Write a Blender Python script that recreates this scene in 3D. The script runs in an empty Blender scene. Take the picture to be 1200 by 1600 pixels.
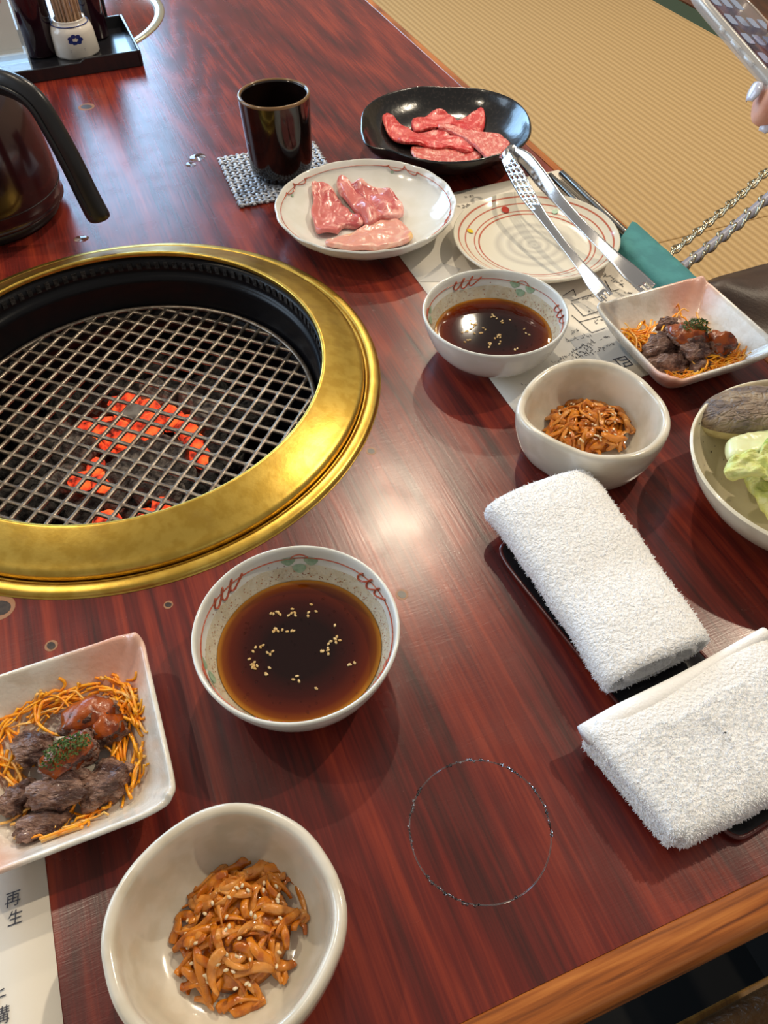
import bpy, bmesh, math, random
from mathutils import Vector, Matrix, noise
R = math.radians
scene = bpy.context.scene
COL = scene.collection
random.seed(7)

# ------------------------------------------------------------------ camera
CAM_H, FOC, PITCH, ROLL = 0.44, 1225.0, R(50.105), R(0.948)
_f = Vector((0, math.cos(PITCH), -math.sin(PITCH)))
_r = Vector((1, 0, 0))
_d = Vector((0, -math.sin(PITCH), -math.cos(PITCH)))
CR = math.cos(ROLL) * _r + math.sin(ROLL) * _d
CD = -math.sin(ROLL) * _r + math.cos(ROLL) * _d
CF = _f
cam_data = bpy.data.cameras.new('camera')
cam = bpy.data.objects.new('camera', cam_data)
COL.objects.link(cam)
cam_data.sensor_fit = 'VERTICAL'
cam_data.sensor_height = 32.0
cam_data.lens = FOC * 32.0 / 1600.0
cam_data.clip_start = 0.01
cam.matrix_world = Matrix(((CR.x, -CD.x, -CF.x, 0), (CR.y, -CD.y, -CF.y, 0),
                           (CR.z, -CD.z, -CF.z, CAM_H), (0, 0, 0, 1)))
scene.camera = cam

# ------------------------------------------------------------------ world, exposure
world = bpy.data.worlds.new('room_ambience')
scene.world = world
world.use_nodes = True
bg = world.node_tree.nodes['Background']
bg.inputs[0].default_value = (1.0, 0.93, 0.84, 1)
bg.inputs[1].default_value = 0.30
scene.view_settings.view_transform = 'Standard'
scene.view_settings.look = 'None'
scene.view_settings.gamma = 1.0
scene.view_settings.use_curve_mapping = False
scene.view_settings.exposure = 0.13


def area_light(name, loc, target, sx, sy, power, col):
    d = bpy.data.lights.new(name, 'AREA')
    d.shape = 'RECTANGLE'
    d.size, d.size_y, d.energy, d.color = sx, sy, power, col
    o = bpy.data.objects.new(name, d)
    COL.objects.link(o)
    o.location = loc
    v = Vector(target) - Vector(loc)
    o.rotation_euler = v.to_track_quat('-Z', 'Y').to_euler()
    return o


def ceiling_lamp(loc, power, rad=0.022, col=(1.0, 0.85, 0.64)):
    d = bpy.data.lights.new('ceiling_downlight', 'POINT')
    d.energy, d.shadow_soft_size, d.color = power, rad, col
    o = bpy.data.objects.new('ceiling_downlight', d)
    COL.objects.link(o)
    o.location = loc
    return o


# daylight through the two windows of the far-left side of the room
area_light('window_daylight', (-2.05, 3.3, 0.72), (-2.05, 0.0, 0.72), 2.4, 1.6, 112, (0.38, 0.66, 1.0))
area_light('side_window_daylight', (-2.7, 1.0, 0.95), (0.0, 0.6, 0.2), 1.8, 1.3, 34, (0.62, 0.80, 1.0))
# ceiling downlights
ceiling_lamp((0.06, 1.80, 1.80), 56)
ceiling_lamp((1.25, 1.15, 1.80), 74)
ceiling_lamp((0.40, 2.95, 1.80), 34)
ceiling_lamp((-1.05, 0.75, 1.80), 28)

# ------------------------------------------------------------------ frames
TA = R(20.9)                                  # the table's long side runs along +v
EX = Vector((math.cos(TA), math.sin(TA), 0))
EY = Vector((-math.sin(TA), math.cos(TA), 0))
ZF = -0.36                                    # tatami level (table top is z = 0)


def T(u, v, z=0.0):
    return EX * u + EY * v + Vector((0, 0, z))


def ray(px, py):
    return CR * ((px - 600) / FOC) + CD * ((py - 800) / FOC) + CF


def P(px, py, z=0.0):
    """world point of a photo position at a known height z"""
    d = ray(px, py)
    t = (z - CAM_H) / d.z
    return Vector((0, 0, CAM_H)) + d * t


def PR_(px, py, dist):
    return Vector((0, 0, CAM_H)) + ray(px, py).normalized() * dist


def PV(px, py, pt, nrm):
    d = ray(px, py)
    o = Vector((0, 0, CAM_H))
    t = (Vector(pt) - o).dot(nrm) / d.dot(nrm)
    return o + d * t


def UV(p):
    return Vector((p.dot(EX), p.dot(EY), p.z))


# ------------------------------------------------------------------ materials
def s2l(c):
    return tuple(((x / 255.0) / 12.92 if x / 255.0 <= 0.04045 else ((x / 255.0 + 0.055) / 1.055) ** 2.4) for x in c)


def col4(c):
    return (c[0], c[1], c[2], 1.0)


def pm(name, c, rough=0.5, metal=0.0, c2=None, ns=60.0, lo=0.4, hi=0.62, bump=0.0, bs=200.0, stretch=(1, 1, 1),
       spec=0.5, coat=0.0, sss=0.0, emit=None, es=0.0, alpha=1.0, trans=0.0, detail=4.0, bdist=0.002, c3=None, ns3=10.0,
       lo3=0.45, hi3=0.6, aniso=0.0, dist=0.0, sheen=0.0):
    m = bpy.data.materials.new(name)
    m.use_nodes = True
    nt = m.node_tree
    b = nt.nodes['Principled BSDF']
    b.inputs['Base Color'].default_value = col4(c)
    b.inputs['Roughness'].default_value = rough
    b.inputs['Metallic'].default_value = metal
    b.inputs['Specular IOR Level'].default_value = spec
    b.inputs['Coat Weight'].default_value = coat
    b.inputs['Coat Roughness'].default_value = 0.08
    b.inputs['Alpha'].default_value = alpha
    b.inputs['Transmission Weight'].default_value = trans
    if aniso: b.inputs['Anisotropic'].default_value = aniso
    if sheen:
        b.inputs['Sheen Weight'].default_value = sheen
    if sss:
        b.inputs['Subsurface Weight'].default_value = sss
        b.inputs['Subsurface Radius'].default_value = (0.004, 0.002, 0.001)
        b.inputs['Subsurface Scale'].default_value = 1.0
    if emit:
        b.inputs['Emission Color'].default_value = col4(emit)
        b.inputs['Emission Strength'].default_value = es
    if c2 or bump:
        tc = nt.nodes.new('ShaderNodeTexCoord')
        mp = nt.nodes.new('ShaderNodeMapping')
        mp.inputs['Scale'].default_value = stretch
        nt.links.new(tc.outputs['Object'], mp.inputs['Vector'])

    def nz(scale, dt=detail, ds=dist):
        n = nt.nodes.new('ShaderNodeTexNoise')
        n.inputs['Scale'].default_value = scale
        n.inputs['Detail'].default_value = dt
        n.inputs['Distortion'].default_value = ds
        nt.links.new(mp.outputs[0], n.inputs['Vector'])
        return n

    def rng(src, a, z):
        g = nt.nodes.new('ShaderNodeMapRange')
        g.interpolation_type = 'SMOOTHSTEP'
        g.inputs['From Min'].default_value = a
        g.inputs['From Max'].default_value = z
        nt.links.new(src, g.inputs['Value'])
        return g.outputs['Result']
    if c2:
        mx = nt.nodes.new('ShaderNodeMix')
        mx.data_type = 'RGBA'
        mx.inputs[6].default_value = col4(c)
        mx.inputs[7].default_value = col4(c2)
        nt.links.new(rng(nz(ns).outputs['Fac'], lo, hi), mx.inputs[0])
        out = mx.outputs[2]
        if c3:
            m3 = nt.nodes.new('ShaderNodeMix')
            m3.data_type = 'RGBA'
            m3.inputs[7].default_value = col4(c3)
            nt.links.new(out, m3.inputs[6])
            nt.links.new(rng(nz(ns3).outputs['Fac'], lo3, hi3), m3.inputs[0])
            out = m3.outputs[2]
        nt.links.new(out, b.inputs['Base Color'])
    if bump:
        bp = nt.nodes.new('ShaderNodeBump')
        bp.inputs['Strength'].default_value = bump
        bp.inputs['Distance'].default_value = bdist
        nt.links.new(nz(bs).outputs['Fac'], bp.inputs['Height'])
        nt.links.new(bp.outputs[0], b.inputs['Normal'])
    return m


def nodes_of(m):
    return m.node_tree, m.node_tree.nodes['Principled BSDF']


def wood_material(name, dark, mid, light, rough, k=1.0, scratch=True):
    m = bpy.data.materials.new(name)
    m.use_nodes = True
    nt, b = nodes_of(m)
    N = nt.nodes.new
    L = nt.links.new
    tc = N('ShaderNodeTexCoord')

    def mapped(sc):
        mp = N('ShaderNodeMapping')
        mp.inputs['Scale'].default_value = sc
        L(tc.outputs['Object'], mp.inputs['Vector'])
        return mp.outputs[0]

    def noise_(vec, s, d=3.0, dis=0.0):
        n = N('ShaderNodeTexNoise')
        n.inputs['Scale'].default_value = s
        n.inputs['Detail'].default_value = d
        n.inputs['Distortion'].default_value = dis
        L(vec, n.inputs['Vector'])
        return n.outputs['Fac']

    def math_(op, a, c):
        q = N('ShaderNodeMath')
        q.operation = op
        for i, v in enumerate((a, c)):
            if isinstance(v, (int, float)):
                q.inputs[i].default_value = v
            else:
                L(v, q.inputs[i])
        return q.outputs[0]
    # contour bands of a slow field give the cathedral figure of flat-sawn boards
    field = noise_(mapped((1.0 * k, 0.13 * k, 1.0)), 5.5, 1.5, 0.35)
    bands = math_('PINGPONG', math_('MULTIPLY', field, 34.0), 1.0)
    streak = noise_(mapped((1.0 * k, 0.05 * k, 1.0)), 115.0, 8.0, 0.3)
    fine = noise_(mapped((1.0 * k, 0.035 * k, 1.0)), 420.0, 8.0, 0.1)
    broad = noise_(mapped((1.0 * k, 0.35 * k, 1.0)), 4.0, 2.0)
    val = math_('ADD', math_('MULTIPLY', bands, 0.24), math_('MULTIPLY', streak, 0.56))
    val = math_('ADD', val, math_('MULTIPLY', fine, 0.50))
    val = math_('ADD', val, math_('MULTIPLY', broad, 0.14))
    rp = N('ShaderNodeValToRGB')
    e = rp.color_ramp.elements
    e[0].position, e[0].color = 0.48, col4(dark)
    e[1].position, e[1].color = 0.94, col4(light)
    x = e.new(0.70)
    x.color = col4(mid)
    L(val, rp.inputs[0])
    L(rp.outputs[0], b.inputs['Base Color'])
    rr = N('ShaderNodeMapRange')
    rr.inputs['To Min'].default_value = rough - 0.07
    rr.inputs['To Max'].default_value = rough + 0.06
    L(noise_(mapped((1, 1, 1)), 35.0, 5.0), rr.inputs['Value'])
    L(rr.outputs['Result'], b.inputs['Roughness'])
    bp = N('ShaderNodeBump')
    bp.inputs['Strength'].default_value = 0.10
    bp.inputs['Distance'].default_value = 0.0006
    L(fine, bp.inputs['Height'])
    if scratch:
        b2 = N('ShaderNodeBump')
        b2.inputs['Strength'].default_value = 0.10
        b2.inputs['Distance'].default_value = 0.0004
        L(noise_(mapped((0.25, 2.2, 1.0)), 240.0, 2.0, 1.5), b2.inputs['Height'])
        L(bp.outputs[0], b2.inputs['Normal'])
        L(b2.outputs[0], b.inputs['Normal'])
    else:
        L(bp.outputs[0], b.inputs['Normal'])
    b.inputs['Specular IOR Level'].default_value = 0.5
    return m


M = {}
M['table'] = wood_material('red_lacquered_wood', s2l((62, 23, 21)), s2l((100, 31, 25)), s2l((138, 50, 31)), 0.265)
M['trim'] = wood_material('amber_edge_wood', s2l((96, 48, 20)), s2l((164, 92, 38)), s2l((198, 124, 58)), 0.30, 1.6, False)
M['board'] = wood_material('dark_floor_wood', s2l((50, 26, 14)), s2l((96, 54, 28)), s2l((128, 76, 42)), 0.4, 0.8, False)
M['brass'] = pm('brushed_brass', s2l((206, 172, 82)), 0.33, 1.0, s2l((192, 156, 68)), 90, bump=0.05, bs=420, detail=5,
                c3=s2l((184, 150, 74)), ns3=40, lo3=0.5, hi3=0.8, bdist=0.001)
M['enamel'] = pm('black_enamel', (0.004, 0.004, 0.006), 0.30, 0.0, bump=0.05, bs=300, spec=0.22)
M['steel_grate'] = pm('dull_steel', s2l((142, 132, 120)), 0.36, 0.75, s2l((112, 100, 90)), 90, bump=0.1, bs=500)
M['coal_black'] = pm('black_charcoal', s2l((26, 25, 25)), 0.85, c2=s2l((52, 49, 47)), ns=120, bump=0.8, bs=260, bdist=0.004)
M['coal_ash'] = pm('ash_grey_charcoal', s2l((78, 72, 70)), 0.95, c2=s2l((128, 120, 114)), ns=140, bump=0.8, bs=260, bdist=0.004)
M['porcelain'] = pm('white_porcelain', s2l((226, 227, 222)), 0.12, c2=s2l((220, 220, 212)), ns=40, coat=0.3)
M['stone_glaze'] = pm('cream_stoneware_glaze', s2l((220, 212, 196)), 0.16, c2=s2l((206, 196, 176)), ns=45, bump=0.10, bs=60, coat=0.4)
M['sparkle_glaze'] = pm('pearly_white_glaze', s2l((228, 224, 214)), 0.22, c2=s2l((214, 205, 190)), ns=70, bump=0.35, bs=300, coat=0.3, bdist=0.001)
M['black_glaze'] = pm('black_iron_glaze', s2l((20, 19, 20)), 0.2, c2=s2l((46, 41, 39)), ns=300, lo=0.5, hi=0.7, bump=0.12, bs=160, coat=0.3)
M['cup_glaze'] = pm('black_brown_glaze', s2l((17, 12, 12)), 0.1, c2=s2l((30, 17, 13)), ns=25, coat=0.2)
M['cup_rim'] = pm('tan_rim_glaze', s2l((122, 92, 58)), 0.2, coat=0.2)
M['red_paint'] = pm('red_underglaze', s2l((176, 74, 50)), 0.2, c2=s2l((190, 100, 70)), ns=300)
M['green_paint'] = pm('green_underglaze', s2l((134, 164, 136)), 0.2, c2=s2l((160, 184, 158)), ns=200)
M['yellow_paint'] = pm('yellow_underglaze', s2l((228, 198, 40)), 0.25)
M['dot_green'] = pm('deep_green_underglaze', s2l((52, 130, 84)), 0.25)
M['dot_red'] = pm('deep_red_underglaze', s2l((178, 52, 34)), 0.25)
M['seed'] = pm('sesame', s2l((224, 198, 146)), 0.4, c2=s2l((198, 160, 100)), ns=400)
M['seed_pale'] = pm('pale_sesame', s2l((240, 226, 196)), 0.4, c2=s2l((226, 200, 156)), ns=400)
M['pickle'] = pm('soy_pickled_vegetable', s2l((214, 130, 30)), 0.16, c2=s2l((178, 92, 14)), ns=130, sss=0.15, bump=0.3, bs=320, coat=0.4)
M['pickle2'] = pm('soy_pickled_vegetable_pale', s2l((222, 150, 70)), 0.16, c2=s2l((198, 120, 40)), ns=130, sss=0.15, bump=0.3, bs=320, coat=0.4)
M['carrot'] = pm('shredded_carrot', s2l((255, 178, 34)), 0.3, c2=s2l((255, 150, 18)), ns=150, sss=0.15, coat=0.2)
M['carrot2'] = pm('pale_shredded_carrot', s2l((255, 202, 118)), 0.3, c2=s2l((255, 180, 80)), ns=150, sss=0.15, coat=0.2)
M['stewed'] = pm('stewed_beef', s2l((128, 94, 80)), 0.36, c2=s2l((178, 142, 124)), ns=150, bump=1.0, bs=220, stretch=(1, 2.6, 1),
                 c3=s2l((82, 52, 44)), ns3=70, coat=0.2, bdist=0.005)
M['miso'] = pm('orange_chilli_sauce', s2l((160, 72, 0)), 0.28, c2=s2l((112, 40, 0)), ns=120, coat=0.15, bump=0.35, bs=260)
M['herb'] = pm('dried_green_herb', s2l((56, 84, 32)), 0.7, c2=s2l((92, 116, 54)), ns=500)
M['beef'] = pm('marbled_raw_beef', s2l((200, 50, 50)), 0.3, c2=s2l((232, 136, 124)), ns=230, lo=0.5, hi=0.68, stretch=(1, 0.45, 1), bump=0.25, bs=260, sss=0.1, dist=1.6, coat=0.15)
M['beef_light'] = pm('pale_marbled_raw_beef', s2l((204, 92, 84)), 0.3, c2=s2l((232, 168, 152)), ns=230, lo=0.46, hi=0.64, stretch=(1, 0.45, 1), bump=0.25, bs=260, sss=0.1, dist=1.6, coat=0.15)
M['pork'] = pm('raw_pork', s2l((206, 116, 112)), 0.22, c2=s2l((238, 178, 166)), ns=48, lo=0.52, hi=0.66, bump=0.2, bs=140, sss=0.15, dist=1.2, coat=0.3,
               c3=s2l((188, 82, 84)), ns3=60, lo3=0.56, hi3=0.7)
M['chicken'] = pm('raw_chicken', s2l((222, 156, 140)), 0.2, c2=s2l((230, 184, 166)), ns=55, lo=0.5, hi=0.66, bump=0.2, bs=140, sss=0.15, dist=1.4, coat=0.4,
                  c3=s2l((232, 186, 120)), ns3=38, lo3=0.58, hi3=0.7)
M['towel'] = pm('white_terry', s2l((250, 250, 250)), 0.95, c2=s2l((244, 244, 244)), ns=300, bump=0.9, bs=520, bdist=0.0022)
M['pile'] = pm('white_terry_loops', s2l((252, 252, 252)), 0.95, sss=0.3)
M['hem'] = pm('white_woven_hem', s2l((248, 248, 248)), 0.95, bump=0.5, bs=700, bdist=0.001)
M['tray'] = pm('black_lacquer', (0.012, 0.012, 0.015), 0.22, coat=0.2, bump=0.03, bs=200)
M['tray_red'] = pm('red_reflection_lacquer', s2l((84, 32, 28)), 0.25, coat=0.2)  # reddish reflection on the black tray's edge, put into its colour
M['paper'] = pm('cream_paper', s2l((232, 226, 214)), 0.85, c2=s2l((224, 216, 202)), ns=14, bump=0.05, bs=300)
M['ink'] = pm('grey_black_ink', s2l((62, 60, 66)), 0.8)
M['ink_grey'] = pm('pale_grey_print', s2l((196, 194, 190)), 0.85)
M['teal'] = pm('teal_paper', s2l((64, 136, 138)), 0.75, c2=s2l((56, 124, 128)), ns=60, bump=0.15, bs=420)
M['chrome'] = pm('polished_steel', s2l((206, 206, 208)), 0.14, 1.0, bump=0.02, bs=200)
M['steel_dark'] = pm('brushed_dark_steel', s2l((142, 136, 128)), 0.24, 1.0)
M['pot'] = pm('dark_maroon_plastic', s2l((46, 16, 20)), 0.18, c2=s2l((36, 12, 16)), ns=20, coat=0.5)
M['black_plastic'] = pm('black_plastic', (0.012, 0.012, 0.014), 0.3, bump=0.03, bs=300)
M['tatami'] = None
M['green_cloth'] = pm('dark_green_border_cloth', s2l((50, 66, 48)), 0.85, bump=0.3, bs=800)
M['leather'] = pm('dark_brown_leather', s2l((62, 44, 34)), 0.45, c2=s2l((50, 34, 26)), ns=30, bump=0.15, bs=400)
M['cushion'] = pm('brown_leatherette', s2l((118, 86, 52)), 0.28, c2=s2l((92, 64, 38)), ns=40, bump=0.8, bs=120, bdist=0.004)
M['ochre'] = wood_material('ochre_sill_wood', s2l((110, 74, 22)), s2l((150, 106, 40)), s2l((170, 124, 52)), 0.45, 1.5, False)
M['plaster'] = pm('beige_plaster', s2l((206, 194, 172)), 0.9, bump=0.1, bs=60)
M['pit'] = pm('dark_pit_lining', (0.01, 0.009, 0.008), 0.9)
M['gold_chain'] = pm('pale_gold_metal', s2l((176, 166, 142)), 0.24, 1.0)
M['strap_leather'] = pm('grey_strap_leather', s2l((142, 142, 156)), 0.35, bump=0.1, bs=500)
M['skin'] = pm('skin', s2l((226, 170, 146)), 0.5, c2=s2l((216, 152, 130)), ns=60, sss=0.2, bump=0.12, bs=600)
M['nail'] = pm('pale_nail_polish', s2l((206, 204, 216)), 0.15, coat=0.6)
M['sleeve_fabric'] = pm('lavender_grey_knit', s2l((168, 168, 188)), 0.9, bump=0.4, bs=500)
M['case'] = pm('clear_phone_case', s2l((226, 224, 220)), 0.15, alpha=0.42, coat=0.5)
M['phone_frame'] = pm('silver_phone_frame', s2l((196, 190, 182)), 0.3, 0.8)
M['screen'] = pm('dark_phone_screen', s2l((40, 34, 40)), 0.08, c2=s2l((84, 56, 58)), ns=60, emit=s2l((52, 40, 46)), es=0.5)
M['icon'] = pm('pale_blue_app_tile', s2l((126, 144, 176)), 0.1, emit=s2l((126, 144, 176)), es=0.2)
M['icon_green'] = pm('green_app_tile', s2l((110, 170, 90)), 0.1, emit=s2l((110, 170, 90)), es=0.4)
M['bottle'] = pm('dark_maroon_bottle', s2l((38, 12, 24)), 0.12, coat=0.5)
M['jar'] = pm('cream_white_porcelain', s2l((222, 216, 208)), 0.15, coat=0.4)
M['blue_paint'] = pm('cobalt_underglaze', s2l((40, 56, 128)), 0.25)
M['toothpick'] = pm('pale_toothpick_wood', s2l((222, 190, 160)), 0.6, c2=s2l((204, 168, 136)), ns=200, stretch=(1, 1, 0.1))
M['acrylic'] = pm('clear_acrylic', s2l((220, 228, 232)), 0.05, alpha=0.3, coat=0.3)
M['card'] = pm('white_card', s2l((222, 214, 208)), 0.6)
M['red_print'] = pm('red_card_print', s2l((196, 72, 66)), 0.6)
M['veg_bowl'] = pm('speckled_cream_glaze', s2l((226, 216, 190)), 0.18, c2=s2l((216, 204, 176)), ns=40, coat=0.4)
M['speck'] = pm('dark_glaze_speck', s2l((70, 58, 48)), 0.4)
M['mushroom'] = pm('wrinkled_grey_brown_mushroom_skin', s2l((130, 110, 92)), 0.42, c2=s2l((160, 140, 116)), ns=70, bump=0.9, bs=130,
                   stretch=(1, 1.8, 1), dist=1.0, bdist=0.003, c3=s2l((106, 92, 86)), ns3=30)
def crack(m, scale, stretch):
    nt, b = nodes_of(m)
    N, L = nt.nodes.new, nt.links.new
    tc, mp = N('ShaderNodeTexCoord'), N('ShaderNodeMapping')
    mp.inputs['Scale'].default_value = stretch
    L(tc.outputs['Object'], mp.inputs['Vector'])
    nn = N('ShaderNodeTexNoise')
    nn.inputs['Scale'].default_value = 60.0
    L(mp.outputs[0], nn.inputs['Vector'])
    ad = N('ShaderNodeMix')
    ad.data_type = 'VECTOR'
    ad.inputs[0].default_value = 0.012
    L(mp.outputs[0], ad.inputs[4])
    L(nn.outputs['Color'], ad.inputs[5])
    v = N('ShaderNodeTexVoronoi')
    v.feature = 'DISTANCE_TO_EDGE'
    v.inputs['Scale'].default_value = scale
    L(ad.outputs[1], v.inputs['Vector'])
    mr = N('ShaderNodeMapRange')
    mr.inputs['From Max'].default_value = 0.16
    L(v.outputs['Distance'], mr.inputs['Value'])
    bp = N('ShaderNodeBump')
    bp.inputs['Strength'].default_value = 0.55
    bp.inputs['Distance'].default_value = 0.0015
    L(mr.outputs[0], bp.inputs['Height'])
    old = b.inputs['Normal'].links[0].from_socket
    L(old, bp.inputs['Normal'])
    L(bp.outputs[0], b.inputs['Normal'])


crack(M['mushroom'], 210.0, (0.55, 1.0, 1.0))
M['mush_flesh'] = pm('cream_mushroom_flesh', s2l((226, 214, 168)), 0.5, c2=s2l((212, 198, 148)), ns=120)
M['cabbage'] = pm('pale_green_cabbage', s2l((206, 214, 120)), 0.35, c2=s2l((226, 230, 174)), ns=45, sss=0.15, bump=0.8, bs=130, bdist=0.003, stretch=(0.5, 1.3, 1), dist=0.6, c3=s2l((150, 178, 62)), ns3=60, lo3=0.52, hi3=0.68)
M['cabbage_rib'] = pm('white_cabbage_rib', s2l((226, 230, 180)), 0.3, c2=s2l((206, 220, 150)), ns=30, sss=0.15, bump=0.1, bs=90)
M['sweet_skin'] = pm('purple_sweet_potato', s2l((150, 108, 120)), 0.5, c2=s2l((206, 176, 120)), ns=60)
M['water'] = pm('water_film', (0.9, 0.9, 0.9), 0.03, trans=1.0)
M['knot_ring'] = pm('tan_knot_ring', s2l((150, 104, 70)), 0.4)
M['knot_core'] = pm('dark_knot', s2l((48, 38, 36)), 0.3, c2=s2l((62, 52, 46)), ns=300)
M['lid_wood'] = M['table']
M['lid_ring'] = pm('pale_metal_rim', s2l((206, 200, 176)), 0.25, 0.8)
M['stain'] = pm('dried_sauce_film', s2l((206, 186, 140)), 0.3, c2=s2l((150, 100, 60)), ns=700, lo=0.6, hi=0.75)


def sauce_material():
    m = bpy.data.materials.new('soy_dipping_sauce')
    m.use_nodes = True
    nt, b = nodes_of(m)
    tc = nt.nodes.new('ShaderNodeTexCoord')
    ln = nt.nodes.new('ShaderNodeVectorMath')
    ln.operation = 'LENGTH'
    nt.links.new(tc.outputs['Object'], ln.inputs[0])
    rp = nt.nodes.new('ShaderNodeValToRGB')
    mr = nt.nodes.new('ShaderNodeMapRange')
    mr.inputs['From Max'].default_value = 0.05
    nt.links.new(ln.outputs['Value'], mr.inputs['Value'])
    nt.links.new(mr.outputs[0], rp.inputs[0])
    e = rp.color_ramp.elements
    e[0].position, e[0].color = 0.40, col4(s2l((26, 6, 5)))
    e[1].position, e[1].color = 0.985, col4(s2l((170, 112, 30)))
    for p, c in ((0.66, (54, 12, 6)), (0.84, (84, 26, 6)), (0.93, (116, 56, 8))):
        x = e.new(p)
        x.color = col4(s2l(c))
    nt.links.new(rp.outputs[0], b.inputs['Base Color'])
    b.inputs['Roughness'].default_value = 0.03
    b.inputs['Specular IOR Level'].default_value = 0.4
    return m


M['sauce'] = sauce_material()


def hot_coal_material():
    m = pm('glowing_charcoal', s2l((70, 40, 34)), 0.9, bump=0.6, bs=240)
    nt, b = nodes_of(m)
    tc = nt.nodes.new('ShaderNodeTexCoord')
    n = nt.nodes.new('ShaderNodeTexNoise')
    n.inputs['Scale'].default_value = 85.0
    n.inputs['Detail'].default_value = 5.0
    nt.links.new(tc.outputs['Object'], n.inputs['Vector'])
    rp = nt.nodes.new('ShaderNodeValToRGB')
    e = rp.color_ramp.elements
    e[0].position, e[0].color = 0.36, (0.05, 0.003, 0.002, 1)
    e[1].position, e[1].color = 0.70, (1.0, 0.19, 0.035, 1)
    x = e.new(0.48)
    x.color = (0.70, 0.045, 0.015, 1)
    nt.links.new(n.outputs['Fac'], rp.inputs[0])
    nt.links.new(rp.outputs[0], b.inputs['Emission Color'])
    b.inputs['Emission Strength'].default_value = 1.25
    return m


M['coal_hot'] = hot_coal_material()


def tatami_material():
    m = bpy.data.materials.new('woven_rush_tatami')
    m.use_nodes = True
    nt, b = nodes_of(m)
    N, L = nt.nodes.new, nt.links.new
    tc = N('ShaderNodeTexCoord')
    w = N('ShaderNodeTexWave')
    w.bands_direction = 'X'
    w.inputs['Scale'].default_value = 20.0
    w.inputs['Distortion'].default_value = 0.25
    w.inputs['Detail'].default_value = 1.0
    w.inputs['Detail Scale'].default_value = 3.0
    L(tc.outputs['Object'], w.inputs['Vector'])
    mp = N('ShaderNodeMapping')
    mp.inputs['Scale'].default_value = (0.15, 1, 1)
    L(tc.outputs['Object'], mp.inputs['Vector'])
    n = N('ShaderNodeTexNoise')
    n.inputs['Scale'].default_value = 180.0
    n.inputs['Detail'].default_value = 3.0
    L(mp.outputs[0], n.inputs['Vector'])
    n2 = N('ShaderNodeTexNoise')
    n2.inputs['Scale'].default_value = 3.0
    L(tc.outputs['Object'], n2.inputs['Vector'])

    def mix(fac, a, c):
        q = N('ShaderNodeMix')
        q.data_type = 'RGBA'
        L(fac, q.inputs[0])
        for i, v in ((6, a), (7, c)):
            if isinstance(v, tuple):
                q.inputs[i].default_value = col4(v)
            else:
                L(v, q.inputs[i])
        return q.outputs[2]
    a = mix(n.outputs['Fac'], s2l((176, 145, 98)), s2l((204, 172, 120)))
    a2 = mix(n2.outputs['Fac'], a, s2l((194, 160, 106)))
    c = mix(w.outputs['Fac'], s2l((168, 136, 88)), a2)
    L(c, b.inputs['Base Color'])
    b.inputs['Roughness'].default_value = 0.6
    bp = N('ShaderNodeBump')
    bp.inputs['Strength'].default_value = 0.3
    bp.inputs['Distance'].default_value = 0.003
    L(w.outputs['Fac'], bp.inputs['Height'])
    L(bp.outputs[0], b.inputs['Normal'])
    return m


M['tatami'] = tatami_material()


# ------------------------------------------------------------------ mesh helpers
def obj(name, verts, faces, mat, parent=None, smooth=True, loc=None, rotz=0.0):
    me = bpy.data.meshes.new(name)
    me.from_pydata([tuple(v) for v in verts], [], faces)
    me.validate()
    bm = bmesh.new()
    bm.from_mesh(me)
    bmesh.ops.remove_doubles(bm, verts=bm.verts, dist=1e-7)
    bmesh.ops.recalc_face_normals(bm, faces=bm.faces)
    bm.to_mesh(me)
    bm.free()
    if smooth:
        for p in me.polygons:
            p.use_smooth = True
    mats = mat if isinstance(mat, list) else [mat]
    for k in mats:
        me.materials.append(M[k] if isinstance(k, str) else k)
    o = bpy.data.objects.new(name, me)
    COL.objects.link(o)
    if parent: o.parent = parent
    if loc is not None: o.location = loc
    o.rotation_euler.z = rotz
    return o


def auto_smooth(o, ang=40):
    me = o.data
    me.polygons.foreach_set('use_smooth', [True] * len(me.polygons))
    me.set_sharp_from_angle(angle=R(ang))
    return o


def tag(o, label, cat=None, group=None, kind=None):
    o['label'] = label
    if cat: o['category'] = cat
    if group: o['group'] = group
    if kind: o['kind'] = kind
    return o


def thing(name, label, cat, loc=(0, 0, 0), rotz=0.0, group=None):
    o = bpy.data.objects.new(name, None)
    o.empty_display_size = 0.02
    COL.objects.link(o)
    o.location = loc
    o.rotation_euler.z = rotz
    return tag(o, label, cat, group)


def catmull(pts, k=4, closed=False):
    pts = [Vector(p) for p in pts]
    n = len(pts)
    out = []
    rng = n if closed else n - 1
    for i in range(rng):
        if closed:
            p0, p1, p2, p3 = pts[i - 1], pts[i], pts[(i + 1) % n], pts[(i + 2) % n]
        else:
            p0, p1, p2, p3 = pts[max(i - 1, 0)], pts[i], pts[i + 1], pts[min(i + 2, n - 1)]
        for j in range(k):
            t = j / k
            out.append(0.5 * ((2 * p1) + (p2 - p0) * t + (2 * p0 - 5 * p1 + 4 * p2 - p3) * t * t +
                              (3 * p1 - p0 - 3 * p2 + p3) * t ** 3))
    if not closed: out.append(pts[-1].copy())
    return out


def loft(loops, cap0=True, cap1=True, closed=True, off=0):
    n = len(loops[0])
    vs = [p for l in loops for p in l]
    fs = []
    rng = n if closed else n - 1
    for a in range(len(loops) - 1):
        for i in range(rng):
            j = (i + 1) % n
            fs.append((off + a * n + i, off + a * n + j, off + (a + 1) * n + j, off + (a + 1) * n + i))
    if cap0: fs.append(tuple(off + i for i in range(n))[::-1])
    if cap1: fs.append(tuple(off + (len(loops) - 1) * n + i for i in range(n)))
    return vs, fs


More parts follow.
